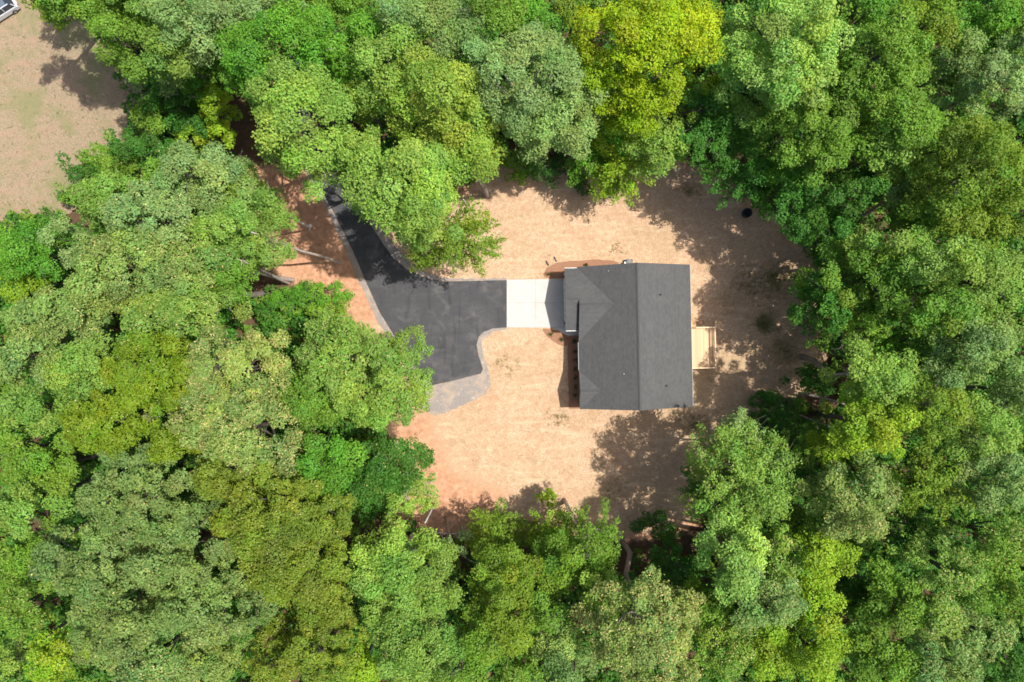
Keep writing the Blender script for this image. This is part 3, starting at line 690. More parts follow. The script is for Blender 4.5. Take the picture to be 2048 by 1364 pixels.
import zlib
def make_tree(px, py, rx, ry, ang, H, sty, colour, label, base=None, depth=None, bark='darkbark', tr=None, group=None, name='broadleaf_tree', lean=0, cat='tree', holes=.08, thin=1.0):
    lr, ls, relief, dens, elong, fk = STY[sty]
    global rng
    rng = np.random.default_rng(zlib.crc32(label.encode()))
    if H >= 7: H = H * 1.18
    rx, ry = rx * 1.07, ry * 1.07
    depth = depth if depth else min(H * .55, (rx + ry) / PPM * .55 + 2)
    gx, gy, gz = gr(*base) if base else (None, None, None)
    if base and bark == 'darkbark': bark = 'bark'
    zc = H - .35 * depth
    cx, cy = at(px, py, zc)
    if base is None: q_ = 1.13 if H > 6.5 else 1.03; gx, gy = cx * q_ + rng.normal() * .4, cy * q_ + rng.normal() * .4; gz = tz(gx, gy)
    k = (CAM_H - zc) / CAM_H / PPM; a, b = max(rx * k - lr * .45, lr * .5), max(ry * k - lr * .45, lr * .5)
    # lumps
    n1 = max(5, int(a * b / lr ** 2 * 1.9)); i = np.arange(n1)
    r = np.sqrt((i + .5) / n1); th = i * 2.39996 + rng.random() * 6 + rng.normal(size=n1) * .12
    ph = rng.random(6) * 6.28; amp = rng.uniform(.4, 1, 6) * np.array([.04, .07, .07, .06, .05, .04]) * 1.2
    def outline(t): return 1 + sum(amp[j] * np.cos((j + 1) * t + ph[j]) for j in range(6))
    rr = r * outline(th) + rng.normal(size=n1) * .04
    z = H - lr * .6 - depth * .72 * (1 - np.sqrt(np.clip(1 - np.minimum(r, 1) ** 2, 0, 1))) + rng.normal(size=n1) * lr * .42 * relief
    # big scale undulation
    z = z + relief * .8 * np.sin(rr * np.cos(th) * a * .9 + ph[0]) * np.sin(rr * np.sin(th) * b * .9 + ph[1])
    nb = max(4, int(a * b / 2.4)); rb = np.sqrt((np.arange(nb) + .5) / nb) * .95; tb = np.arange(nb) * 2.39996 + rng.random() * 6 + rng.normal(size=nb) * .25
    bx, by = rb * np.cos(tb) * a, rb * np.sin(tb) * b; hb = rng.normal(size=nb) * .55 * relief
    dd = np.hypot(rr[:, None] * np.cos(th)[:, None] * a - bx, rr[:, None] * np.sin(th)[:, None] * b - by); kb = dd.argmin(1); db = dd.min(1)
    z = z + hb[kb] - relief * 1.25 * np.clip(db / 1.5, 0, 1.3) ** 2 + .5
    bough = kb
    keep = rng.random(n1) > holes * (.4 + r)
    P1 = np.stack([rr * np.cos(th) * a, rr * np.sin(th) * b, z], 1)[keep]
    n2 = int(n1 * .58 * thin); r2 = np.sqrt(rng.random(n2)) * .98; t2 = rng.random(n2) * 6.283
    z2 = H - lr - depth * rng.uniform(.35, 1.0, n2) * (.55 + .45 * r2)
    rr2 = r2 * outline(t2) * (1 - .25 * np.clip((H - z2) / depth - .6, 0, 1))
    P2 = np.stack([rr2 * np.cos(t2) * a, rr2 * np.sin(t2) * b, z2], 1)
    P = np.concatenate([P1, P2]); P[:, 2] = np.maximum(P[:, 2], gz + .5)
    A = math.radians(ang); ca, sa = math.cos(A), math.sin(A)
    P = np.stack([P[:, 0] * ca - P[:, 1] * sa + cx, P[:, 0] * sa + P[:, 1] * ca + cy, P[:, 2]], 1)
    R = lr * rng.uniform(.65, 1.3, len(P)); R[len(P1):] *= .95
    od = P - np.array([cx, cy, 0])
    # boughs differ in hue: some carry fresh yellower growth, some older bluer leaves
    hb2 = rng.normal(size=(nb, 1)); bt = np.exp(hb2 * np.array([[.075, .035, -.02]])) * np.exp(rng.normal(size=(nb, 1)) * .06)
    near = np.hypot(rr2[:, None] * np.cos(t2)[:, None] * a - bx, rr2[:, None] * np.sin(t2)[:, None] * b - by).argmin(1)
    lt_ = bt[np.concatenate([bough[keep], near])]
    C, Nn, size, T = lumps_to_leaves(P, R, colour, sty, od, lt_)
    m_ = C[:, 2] > gz + .05; C, Nn, size, T = C[m_], Nn[m_], size[m_], T[m_]
    root = empty(name, (gx, gy, gz)); tagit(root, label, cat, group)
    leaf_object('crown', C, Nn, size, T, root, (gx, gy, gz))
    # trunk and limbs
    r0 = tr if tr else .009 * H + .04 + .010 * (a + b)
    mb = MB(); g = np.array([0, 0, -.3]); tp = np.array([cx - gx, cy - gy, H - gz - depth * .45])
    mid = g + (tp - g) * .5 + np.array([rng.normal() * .12, rng.normal() * .12, 0]) * (1 + lean * 2)
    q1 = g + (tp - g) * .25 + np.array([rng.normal() * .07, rng.normal() * .07, 0]) * (1 + lean * 2)
    mb.tube([g, g + [0, 0, .6], q1, mid, g + (tp - g) * .78, tp], [r0 * 1.45, r0 * 1.05, r0 * .92, r0 * .78, r0 * .55, r0 * .32], 10)
    nl = min(14, max(4, int((a + b) * 1.3))); sel = rng.choice(len(P1), min(nl, len(P1)), replace=False)
    for j in sel:
        e = P[j] - np.array([gx, gy, gz]); s_ = rng.uniform(.55, .95); s0 = g + (tp - g) * s_
        pts = limb(mb, s0, e + [0, 0, R[j] * .35], r0 * .38, .03, .5)
        if elong > 1 or rng.random() < .3:
            for _ in range(3):
                e2 = np.array(pts[4]) + rng.normal(size=3) * [1.1, 1.1, .3] + [0, 0, .5]; limb(mb, pts[4], e2, .04, .012, .15, 4)
    mb.build('trunk', M[bark], root, smooth=True)
    return root

G_N = 'trees along the top edge of the photo'; G_W = 'trees left of the driveway'; G_E = 'trees right of the house'; G_S = 'trees below the yard'; G_D = 'trees over the driveway'
G_U = 'low trees and bushes under the canopy'
T_ = [
 (60, -215, 105, 75, 0, 22, 'loose', 'mid', 'tree beyond the top left corner that shades the ground by the parked car', dict(group=G_N, holes=.3)),
 (478, 520, 34, 30, 0, 17, 'loose', 'mid', 'thin green crown on the second of the twin pale trunks', dict(group=G_W, base=(577, 566), bark='palebark', tr=.2, holes=.3)),
 (850, 325, 36, 50, 20, 21, 'cauli', 'midp', 'narrow green crown between the yellowish and the overhanging light green crowns', dict(group=G_D)),
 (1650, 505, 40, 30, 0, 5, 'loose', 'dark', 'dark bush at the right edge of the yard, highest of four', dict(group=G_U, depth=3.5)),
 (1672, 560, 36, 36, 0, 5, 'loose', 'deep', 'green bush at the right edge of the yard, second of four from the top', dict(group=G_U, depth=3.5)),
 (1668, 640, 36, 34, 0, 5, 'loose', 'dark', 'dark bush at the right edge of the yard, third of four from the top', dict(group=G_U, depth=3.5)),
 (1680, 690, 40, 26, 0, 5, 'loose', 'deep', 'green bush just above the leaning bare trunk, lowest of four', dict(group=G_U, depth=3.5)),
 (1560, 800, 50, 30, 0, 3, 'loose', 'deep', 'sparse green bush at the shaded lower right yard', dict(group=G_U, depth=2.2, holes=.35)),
 (118, -55, 88, 64, 0, 22, 'cauli', 'mid', 'green crown mostly beyond the top edge, right of the white car', dict(group=G_N)),
 (215, -70, 85, 75, 0, 23, 'cauli', 'midp', 'crown beyond the top edge above the field shadow', dict(group=G_N)),
 (40, -75, 70, 55, 0, 21, 'loose', 'mid', 'loose crown beyond the top left corner above the white car', dict(group=G_N, holes=.3)),
 (400, -40, 90, 60, 0, 19, 'cauli', 'greyg', 'grey-green crown peeping over the top edge left of centre', dict(group=G_N)),
 (470, 35, 52, 48, 0, 18, 'cauli', 'greyg', 'grey-green crown between the top edge and the left bright green lobe', dict(group=G_N)),
 (690, 10, 60, 45, 0, 18, 'cauli', 'mid', 'green crown at the top edge behind the saturated bright green crown', dict(group=G_N)),
 (580, 1268, 60, 38, 0, 16, 'fine', 'olive', 'olive crown filling the gap between smooth olive crown and bottom edge', dict(group=G_W)),
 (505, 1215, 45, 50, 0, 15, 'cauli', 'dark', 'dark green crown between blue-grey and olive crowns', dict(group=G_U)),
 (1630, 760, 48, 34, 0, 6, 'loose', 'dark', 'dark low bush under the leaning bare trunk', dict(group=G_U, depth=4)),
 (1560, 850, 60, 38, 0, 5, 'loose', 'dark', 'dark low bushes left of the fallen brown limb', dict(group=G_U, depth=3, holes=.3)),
 # px, py, rx, ry, ang, H, style, colour, label, extras
 (104, 22, 24, 22, 0, 7, 'small', 'yelg', 'small yellow-green treetop nearest the white car', dict(group=G_N)),
 (160, 5, 70, 52, 0, 20, 'cauli', 'mid', 'mid green tree at the top edge over the field corner', dict(group=G_N)),
 (230, 66, 52, 74, 10, 20, 'cauli', 'mid', 'green tree whose crown casts the big shadow on the field', dict(group=G_N)),
 (285, 20, 60, 50, 0, 17, 'cauli', 'light', 'light green crown at the top edge, just right of the field shadow tree', dict(group=G_N)),
 (370, 35, 100, 60, 0, 21, 'big', 'greyg', 'wide grey-green crown at the top edge left of the bright green tree', dict(group=G_N)),
 (330, 95, 62, 52, 0, 18, 'cauli', 'midp', 'grey-green rounded crown above the bare fallen log', dict(group=G_N)),
 (340, 148, 42, 32, 10, 14, 'loose', 'greyg', 'small pale crown just left of the bare fallen log', dict(group=G_N)),
 (425, 75, 55, 50, 0, 17, 'cauli', 'greyg', 'pale crown between the grey-green crown and the bright green tree', dict(group=G_N)),
 (560, 20, 55, 35, 0, 19, 'cauli', 'greyg', 'pale crown cut by the top edge above the bright green tree', dict(group=G_N)),
 (600, 88, 160, 88, 4, 20, 'cauli', 'bright', 'very large saturated bright green crown above the driveway trees', dict(group=G_N, holes=.04)),
 (505, 140, 68, 60, 0, 18.5, 'cauli', 'bright', 'bright green lower lobe tree left of the large saturated crown', dict(group=G_N)),
 (775, 20, 45, 50, 0, 18, 'cauli', 'mid', 'mid green crown at the top edge right of the saturated green crown', dict(group=G_N)),
 (812, 62, 48, 62, 0, 19, 'feather', 'greyg', 'grey-green drooping crown at the top, left of the pale wide one', dict(group=G_N)),
 (905, 55, 75, 72, 0, 20, 'cauli', 'greym', 'wide grey-green crown at the top edge above the yellowish driveway tree', dict(group=G_N)),
 (1005, 25, 60, 50, 0, 18, 'cauli', 'mid', 'mid green crown at the top edge behind the silvery tree', dict(group=G_N)),
 (1075, 30, 50, 40, 0, 16, 'cauli', 'bright', 'green crown at the top edge between silvery and yellow-lime trees', dict(group=G_N)),
 (1150, 30, 35, 50, 0, 15, 'cauli', 'oliveg', 'dull green crown at the top edge left of the yellow-lime tree', dict(group=G_N)),
 (592, 234, 106, 122, 0, 24, 'big', 'light', 'large light green crown overhanging the left side of the driveway', dict(group=G_D, holes=.05)),
 (765, 150, 62, 85, -10, 20, 'big', 'light', 'light green crown tip between bright green tree and yellowish tree', dict(group=G_D)),
 (880, 195, 104, 92, -20, 22, 'big', 'lightyel', 'large yellowish green crown above the middle of the driveway', dict(group=G_D)),
 (728, 205, 26, 42, 0, 17, 'cauli', 'lightyel', 'small isolated crown in the dark gap above the driveway', dict(group=G_D)),
 (925, 300, 78, 82, 30, 20, 'big', 'lightyel', 'yellowish green crown with a grey trunk at the upper yard edge', dict(group=G_D, base=(975, 392))),
 (797, 370, 112, 102, -28, 24, 'big', 'light', 'large light green crown overhanging the black driveway on its right side', dict(group=G_D, holes=.05)),
 (712, 300, 56, 56, 0, 21, 'cauli', 'light', 'light green crown directly above the one overhanging the driveway', dict(group=G_D)),
 (846, 425, 66, 62, 0, 23, 'cauli', 'midp', 'green crown at the lower right end of the driveway trees', dict(group=G_D)),
 (908, 470, 90, 66, 12, 13, 'feather', 'oliveg', 'low wispy yellow-green tree at the upper left of the yard', dict(group=G_D, depth=6, holes=.15)),
 (1062, 165, 138, 118, 0, 21, 'cauli', 'greyg', 'big silvery grey-green crown with a straight trunk below it', dict(group=G_N, base=(1057, 318), holes=.1, bark='palebark', tr=.38)),
 (1110, 255, 80, 55, -10, 17, 'cauli', 'greyg', 'silvery lower crown hanging right of the straight trunk', dict(group=G_N)),
 (1300, 92, 152, 128, 0, 22, 'cauli', 'lime', 'large vivid yellow-lime crown at the top centre right', dict(group=G_N, holes=.12)),
 (1260, 190, 75, 45, 0, 18, 'cauli', 'lime', 'vivid yellow-lime lower lobe hanging over darker leaves', dict(group=G_N, holes=.12)),
 (1315, 280, 55, 66, 0, 14, 'feather', 'light', 'dome of fine light green leaves with pale twigs at the upper yard edge', dict(group=G_N, depth=6)),
 (1245, 325, 62, 60, -20, 10, 'feather', 'yelg', 'drooping yellow-green tree hanging over the upper yard shadow', dict(group=G_N, depth=6)),
 (1190, 290, 60, 55, 0, 9, 'feather', 'bright', 'green low tree right of the straight trunk', dict(group=G_U, depth=5)),
 (1110, 335, 75, 32, -8, 5, 'loose', 'dark', 'low dark green brush along the upper edge of the yard', dict(group=G_U, depth=3, holes=.25)),
 (1025, 320, 35, 38, 0, 6, 'loose', 'mid', 'low green bush left of the straight trunk base', dict(group=G_U, depth=3)),
 (1408, 215, 60, 48, 0, 14, 'loose', 'deep', 'deep green shaded tree left of the forked trunk', dict(group=G_U)),
 (1428, 272, 84, 58, 0, 14.5, 'loose', 'deep', 'deep green feathery tree below the forked trunk', dict(group=G_U)),
 (1480, 340, 66, 48, -15, 12.5, 'feather', 'deep', 'deep green low tree above the black drain riser', dict(group=G_U, depth=5)),
 (1575, 88, 128, 122, 0, 23, 'cauli', 'pale', 'large pale minty green crown at the top right with a forked trunk', dict(group=G_N, holes=.04)),
 (1520, 205, 45, 45, 0, 16, 'cauli', 'pale', 'pale green lower lobe right of the forked trunk', dict(group=G_N)),
 (1640, 262, 92, 82, -15, 20, 'cauli', 'mid', 'mid green crown with a tan tinge below the pale minty crown', dict(group=G_E)),
 (1590, 335, 60, 42, 0, 14, 'cauli', 'bright', 'bright green lower branch crown above the shaded dark tree', dict(group=G_E)),
 (1775, 130, 108, 108, 0, 21, 'cauli', 'mid', 'large even mid green crown at the upper right', dict(group=G_N, holes=.06)),
 (1810, 245, 92, 72, -20, 20.5, 'cauli', 'mid', 'mid green crown directly under the large even one', dict(group=G_E)),
 (1780, 295, 55, 55, 0, 19, 'cauli', 'midp', 'paler mid green crown beside the dark gap, upper right', dict(group=G_E)),
 (1745, 15, 60, 35, 0, 18, 'cauli', 'bright', 'green crown at the top edge between minty and dull green crowns', dict(group=G_N)),
 (1860, 45, 55, 62, 0, 20, 'fine', 'oliveg', 'dull olive-green crown at the top edge, right of the large even crown', dict(group=G_N)),
 (1900, 130, 35, 40, 0, 16, 'cauli', 'greym', 'small grey-green crown beside the dark cleft in the top right', dict(group=G_N)),
 (1975, 40, 68, 52, 0, 17, 'cauli', 'bright', 'dark-gapped bright green crown in the top right corner', dict(group=G_N, holes=.25)),
 (2035, 20, 30, 50, 0, 17, 'cauli', 'mid', 'green crown cut off by the top right corner', dict(group=G_N)),
 (2000, 155, 78, 68, 10, 19, 'tuft', 'greyg', 'grey-green crown on the right edge below the top right corner', dict(group=G_E)),
 (2040, 90, 40, 40, 0, 17, 'loose', 'greym', 'grey-green crown cut by the right edge near the top', dict(group=G_E)),
 (1955, 340, 118, 125, 0, 22, 'cauli', 'oliveg', 'very large olive-green crown on the right edge, upper half', dict(group=G_E, holes=.06)),
 (1870, 300, 40, 60, 0, 17, 'cauli', 'oliveg', 'olive-green crown fringe beside the dark gap', dict(group=G_E)),
 (1860, 430, 60, 52, 0, 17, 'cauli', 'mid', 'green crown left below the very large olive-green one', dict(group=G_E)),
 (2020, 450, 60, 45, 0, 18, 'cauli', 'oliveg', 'olive-green crown on the right edge just above mid height', dict(group=G_E)),
 (1590, 395, 72, 52, -20, 14, 'loose', 'deep', 'deep green shaded tree right of the black drain riser', dict(group=G_U, depth=6)),
 (1690, 380, 90, 58, -10, 16, 'loose', 'dark', 'dark shaded crown with grey twigs left of the slanting trunk', dict(group=G_U)),
 (1650, 445, 72, 48, 0, 14, 'loose', 'deep', 'deep green shaded tree left below the slanting trunk', dict(group=G_U)),
 (1800, 385, 55, 38, 0, 15, 'loose', 'greym', 'dull crown touching the slanting trunk from above', dict(group=G_U, base=(1700, 447))),
 (1740, 560, 108, 82, 0, 17, 'cauli', 'mid', 'broad green crown reaching furthest left toward the deck', dict(group=G_E, depth=9)),
 (1655, 600, 58, 66, 0, 14, 'loose', 'deep', 'darker green lower branches nearest the deck side yard', dict(group=G_U, depth=6)),
 (1775, 500, 75, 45, 0, 18, 'cauli', 'light', 'light green crown just below the slanting trunk', dict(group=G_E)),
 (1880, 520, 82, 60, 0, 20, 'cauli', 'midp', 'green crown with bare grey twigs showing, right side', dict(group=G_E)),
 (1870, 615, 75, 58, 0, 20, 'cauli', 'mid', 'green crown right of centre on the right side with a grey twig patch', dict(group=G_E)),
 (1985, 560, 85, 75, 0, 21, 'cauli', 'midp', 'pale mid green crown on the right edge at mid height', dict(group=G_E)),
 (1970, 680, 95, 68, 0, 20, 'cauli', 'greym', 'grey-green crown on the right edge below mid height', dict(group=G_E)),
 (1715, 665, 66, 50, 0, 15, 'loose', 'mid', 'mid green low crown above the leaning bare trunk', dict(group=G_E)),
 (1800, 690, 58, 42, 0, 14, 'loose', 'bright', 'green low crown right of the leaning trunk among dark gaps', dict(group=G_U)),
 (1890, 745, 62, 48, 0, 17, 'cauli', 'greym', 'grey-green crown among dark gaps on the right side', dict(group=G_E)),
 (1770, 755, 85, 72, 0, 19, 'cauli', 'light', 'light green crown that tops the leaning bare trunk', dict(group=G_E, base=(1606, 714), lean=1.5, tr=.33)),
 (1870, 820, 82, 66, 10, 20.5, 'cauli', 'oliveg', 'yellowish olive crown right of the light green leaning tree', dict(group=G_E)),
 (1760, 850, 92, 72, 0, 20, 'cauli', 'yelg', 'bright yellow-green crown in the lower right woods', dict(group=G_E)),
 (1960, 860, 82, 66, 0, 19.5, 'cauli', 'light', 'light green crown near the right edge, lower half', dict(group=G_E)),
 (2030, 780, 42, 60, 0, 17, 'cauli', 'greym', 'dull green crown cut by the right edge, lower half', dict(group=G_E)),
 (1700, 900, 52, 42, 0, 16, 'cauli', 'yelg', 'yellow-green crown tip beside the dark gap', dict(group=G_E)),
 (1640, 890, 42, 42, 0, 10, 'loose', 'mid', 'sunlit low green crown beside the fallen limbs', dict(group=G_U)),
 (1640, 960, 36, 30, 0, 8, 'loose', 'dark', 'dark bush in the gap right of the feathery tree', dict(group=G_U)),
 (1495, 965, 98, 100, 25, 17, 'feather', 'midp', 'feathery pale green tree at the lower right corner of the yard', dict(group=G_S, depth=9)),
 (1482, 870, 32, 52, 8, 13, 'feather', 'greyg', 'thin feathery spire rising above the feathery tree', dict(group=G_S, depth=6)),
 (1548, 905, 36, 50, -12, 14, 'feather', 'midp', 'feathery side crown right of the thin spire', dict(group=G_S, depth=6)),
 (1425, 985, 45, 50, 0, 9, 'feather', 'deep', 'deep green feathery low branches over the lower right yard', dict(group=G_U, depth=4)),
 (1712, 1010, 90, 82, 0, 20, 'fleck', 'tan', 'rounded tan-tinged crown in the lower right woods', dict(group=G_E)),
 (1640, 1045, 50, 45, 0, 16, 'cauli', 'mid', 'mid green crown left under the rounded tan-tinged one', dict(group=G_S)),
 (1850, 965, 62, 60, 0, 18, 'feather', 'oliveg', 'olive-green feathery crown right of the tan-tinged one', dict(group=G_E)),
 (1975, 960, 88, 72, 0, 19.5, 'tuft', 'greym', 'grey-green crown on the right edge above the lower corner', dict(group=G_E)),
 (1845, 1065, 48, 45, 0, 12, 'loose', 'dark', 'dark low tree in the gap right of the tan-tinged crown', dict(group=G_U)),
 (2005, 1080, 62, 52, 0, 19, 'fleck', 'mid', 'tan-dotted crown on the right edge, lower quarter', dict(group=G_E)),
 (1905, 1130, 66, 58, 0, 19, 'fleck', 'midp', 'tan-dotted green crown left of the one on the right edge', dict(group=G_E)),
 (1980, 1180, 75, 50, 0, 18, 'cauli', 'mid', 'green crown on the right edge above the lowest corner trees', dict(group=G_E)),
 (1475, 1120, 78, 72, 0, 19, 'cauli', 'pale', 'pale green crown with a tan tip below the feathery tree', dict(group=G_S)),
 (1560, 1110, 45, 50, 0, 17, 'fleck', 'midp', 'tan-dotted crown between pale crown and yellow-lime tree', dict(group=G_S)),
 (1620, 1105, 38, 32, 0, 18, 'cauli', 'yelg', 'small yellow-lime crown, uppermost of the lime trio at lower right', dict(group=G_S)),
 (1672, 1120, 46, 40, 0, 18, 'cauli', 'yelg', 'yellow-lime crown, right one of the lime trio at lower right', dict(group=G_S)),
 (1625, 1205, 58, 62, 0, 18, 'cauli', 'yelg', 'yellow-lime crown, lowest and largest of the lime trio', dict(group=G_S)),
 (1530, 1205, 82, 66, 0, 20, 'fleck', 'greym', 'grey-green tan-dotted crown left of the lime trio', dict(group=G_S)),
 (1735, 1170, 60, 55, 0, 14, 'loose', 'dark', 'dark green shaded crown right of the lime trio', dict(group=G_U)),
 (1800, 1215, 58, 62, 0, 18, 'cauli', 'mid', 'mid green crown right of the dark shaded one, lower right', dict(group=G_S)),
 (1870, 1235, 60, 50, 0, 18.5, 'fleck', 'midp', 'green crown with pale dots, lower right', dict(group=G_E)),
 (1720, 1270, 58, 52, 0, 17, 'cauli', 'mid', 'green crown below the dark shaded one, lower right', dict(group=G_S)),
 (1960, 1265, 62, 55, 0, 18, 'fleck', 'greym', 'grey-green dotted crown close to the lower right corner', dict(group=G_E)),
 (2025, 1310, 48, 60, 0, 17, 'cauli', 'dark', 'dark green crown cut off by the lower right corner', dict(group=G_E)),
 (1890, 1325, 78, 55, 0, 19, 'fleck', 'greym', 'grey-green crown on the bottom edge near the lower right corner', dict(group=G_E)),
 (1780, 1330, 66, 50, 0, 18, 'cauli', 'mid', 'mid green crown on the bottom edge, right part', dict(group=G_S)),
 (1640, 1310, 62, 62, 0, 18, 'cauli', 'yelg', 'yellow-lime crown on the bottom edge right of centre', dict(group=G_S)),
 (1545, 1300, 52, 60, 0, 17, 'cauli', 'yelg', 'yellow-green crown on the bottom edge left of the lime one', dict(group=G_S)),
 (1455, 1300, 60, 66, 0, 18, 'fleck', 'mid', 'green dotted crown on the bottom edge between tan and lime ones', dict(group=G_S)),
 (1420, 1200, 45, 50, 0, 15, 'cauli', 'mid', 'green crown between the large tan-flecked tree and pale crown', dict(group=G_S)),
 (1285, 1255, 118, 88, 0, 20.5, 'fleck2', 'tan', 'large tan-flecked crown above the bottom edge', dict(group=G_S, base=(1243, 1078), lean=2.5, tr=.34)),
 (1200, 1205, 52, 48, 20, 17, 'fleck', 'light', 'yellowish flecked crown left of the leaning brown trunk', dict(group=G_S)),
 (1375, 1200, 30, 48, 0, 16, 'fleck2', 'tan', 'narrow tan-flecked crown rising right of the large flecked tree', dict(group=G_S)),
 (1320, 1345, 80, 42, 0, 19, 'fleck2', 'tan', 'tan-flecked crown on the bottom edge', dict(group=G_S)),
 (1185, 1090, 56, 76, 0, 12, 'feather', 'mid', 'green tree at the lower yard edge left of the leaning brown trunk', dict(group=G_S, depth=7, base=(1132, 1004), bark='palebark', tr=.16)),
 (1125, 1130, 50, 50, 0, 13, 'cauli', 'mid', 'mid green crown left below the tree at the lower yard edge', dict(group=G_S)),
 (1100, 1060, 45, 36, 0, 7, 'feather', 'yelg', 'low yellow-green spray at the lower yard edge', dict(group=G_U, depth=4)),
 (1096, 1000, 22, 18, 0, 3.2, 'small', 'yelg', 'tiny yellow-green sapling standing alone in the lower yard', dict(group=G_U, depth=2, tr=.05)),
 (1000, 1065, 66, 42, 0, 6, 'feather', 'oliveg', 'low dim olive-green brush at the shaded lower yard edge', dict(group=G_U, depth=4)),
 (1010, 1160, 72, 66, 10, 17, 'cauli', 'oliveg', 'yellowish green crown, upper of two below the low brush', dict(group=G_S)),
 (1000, 1265, 78, 72, 0, 18, 'cauli', 'oliveg', 'yellowish green crown, lower of two below the low brush', dict(group=G_S)),
 (1085, 1235, 45, 55, 0, 16, 'cauli', 'mid', 'green crown between the yellowish pair and the flecked crown', dict(group=G_S)),
 (1125, 1320, 66, 56, 0, 17, 'cauli', 'greym', 'grey-green crown on the bottom edge left of the tan-flecked one', dict(group=G_S)),
 (1030, 1350, 50, 35, 0, 16, 'cauli', 'mid', 'mid green crown on the bottom edge at centre', dict(group=G_S)),
 (1310, 1050, 40, 26, 0, 4, 'loose', 'dark', 'low green bush in the dark gap below the yard', dict(group=G_U, depth=2.5)),
 (1350, 1130, 42, 36, 0, 8, 'loose', 'dark', 'dark green bush below the dark gap, right of the leaning brown trunk', dict(group=G_U)),
 (785, 1135, 92, 82, 0, 19, 'cauli', 'light', 'rounded light green crown below the left end of the yard', dict(group=G_S, holes=.05)),
 (855, 1170, 66, 66, 0, 18, 'cauli', 'midp', 'light green crown adjoining the rounded one on its right', dict(group=G_S)),
 (790, 1215, 75, 40, 0, 18, 'cauli', 'light', 'light green lower crown of the rounded pair', dict(group=G_S)),
 (900, 1085, 36, 30, 0, 12, 'loose', 'greyg', 'thin pale crown with dead twigs at the lower yard corner', dict(group=G_S, base=(893, 1035), holes=.3)),
 (835, 1300, 88, 72, 0, 19, 'cauli', 'midp', 'pale green crown on the bottom edge left of centre', dict(group=G_S)),
 (915, 1340, 55, 45, 0, 17, 'cauli', 'mid', 'green crown on the bottom edge between pale and yellowish crowns', dict(group=G_S)),
 (555, 1035, 130, 98, 0, 21, 'fine', 'olive', 'large smooth olive crown in the lower left woods', dict(group=G_W, holes=.03)),
 (600, 1130, 108, 98, 0, 21, 'fine', 'olive', 'smooth olive crown joined below the large olive one', dict(group=G_W, holes=.03)),
 (435, 960, 58, 48, 0, 19, 'fine', 'olive', 'olive upper lobe tree beside the blue-grey crown', dict(group=G_W)),
 (650, 1210, 50, 45, 0, 19, 'fine', 'olive', 'small olive crown at the lower right of the olive group', dict(group=G_W)),
 (640, 1310, 88, 62, 0, 19.5, 'tuft', 'olive', 'olive-brown crown on the bottom edge', dict(group=G_W)),
 (540, 1335, 52, 36, 0, 18, 'tuft', 'olive', 'olive-green crown cut by the bottom edge, right of the wiggly trunk', dict(group=G_W)),
 (720, 1345, 42, 30, 0, 17, 'cauli', 'yelg', 'yellowish crown on the bottom edge right of the olive-brown one', dict(group=G_W)),
 (262, 1000, 115, 95, 0, 22, 'tuft', 'blue', 'blue-grey green crown, uppermost of the big blue-grey group', dict(group=G_W)),
 (185, 1120, 108, 80, 0, 22, 'tuft', 'blue', 'blue-grey green crown on the left of the big blue-grey group', dict(group=G_W)),
 (345, 1115, 112, 92, 0, 22, 'tuft', 'blue', 'blue-grey green crown in the middle of the big blue-grey group', dict(group=G_W)),
 (240, 1235, 110, 82, 0, 21.5, 'tuft', 'blue', 'blue-grey green crown, lower left of the big blue-grey group', dict(group=G_W)),
 (420, 1215, 105, 78, -20, 21.5, 'tuft', 'blue', 'blue-grey green crown, lower right of the big blue-grey group', dict(group=G_W)),
 (300, 1325, 120, 55, 0, 20, 'fleck', 'greym', 'grey-green crown on the bottom edge below the blue-grey group', dict(group=G_W)),
 (435, 1320, 50, 45, 0, 18, 'tuft', 'tan', 'dull crown on the bottom edge left of the wiggly trunk', dict(group=G_W, base=(500, 1252), tr=.25, lean=2)),
 (105, 1322, 62, 52, 0, 19, 'fine', 'yelg', 'smooth lime crown near the lower left corner', dict(group=G_W)),
 (25, 1320, 45, 55, 0, 18, 'cauli', 'midp', 'pale green crown cut off by the lower left corner', dict(group=G_W)),
 (35, 1215, 55, 62, 0, 18.5, 'fleck', 'mid', 'green crown on the left edge above the lower left corner', dict(group=G_W)),
 (45, 1110, 52, 52, 0, 18, 'cauli', 'mid', 'green crown on the left edge beside the blue-grey group', dict(group=G_W)),
 (45, 1005, 70, 58, 0, 19, 'cauli', 'midp', 'pale green crown on the left edge, fifth of the way above the corner', dict(group=G_W)),
 (105, 930, 52, 62, 0, 18, 'cauli', 'mid', 'mid green crown left of the blue-grey uppermost crown', dict(group=G_W)),
 (35, 905, 52, 60, 0, 18.5, 'cauli', 'mid', 'mid green crown on the left edge below the dotted slope', dict(group=G_W)),
 (285, 745, 86, 82, -10, 21, 'fine', 'olive2', 'smooth yellow-olive crown in the left woods', dict(group=G_W, holes=.03)),
 (215, 845, 98, 66, 20, 20.5, 'fine', 'olive2', 'smooth yellow-olive crown, lower left part of the yellow-olive pair', dict(group=G_W, holes=.03)),
 (350, 880, 46, 42, 0, 19, 'fine', 'olive2', 'small yellow-olive crown separated by a dark crack', dict(group=G_W)),
 (460, 745, 105, 88, 0, 21, 'fleck2', 'tan', 'cream-flecked crown in the left woods, upper part', dict(group=G_W)),
 (490, 860, 112, 92, -30, 21, 'fleck2', 'tan', 'cream-flecked crown in the left woods, lower part', dict(group=G_W)),
 (405, 835, 66, 72, 0, 20.5, 'fleck2', 'tan', 'cream-flecked crown touching the yellow-olive crown', dict(group=G_W)),
 (690, 715, 98, 82, 0, 19, 'fleck', 'midp', 'green crown over the left side of the parking pad', dict(group=G_W)),
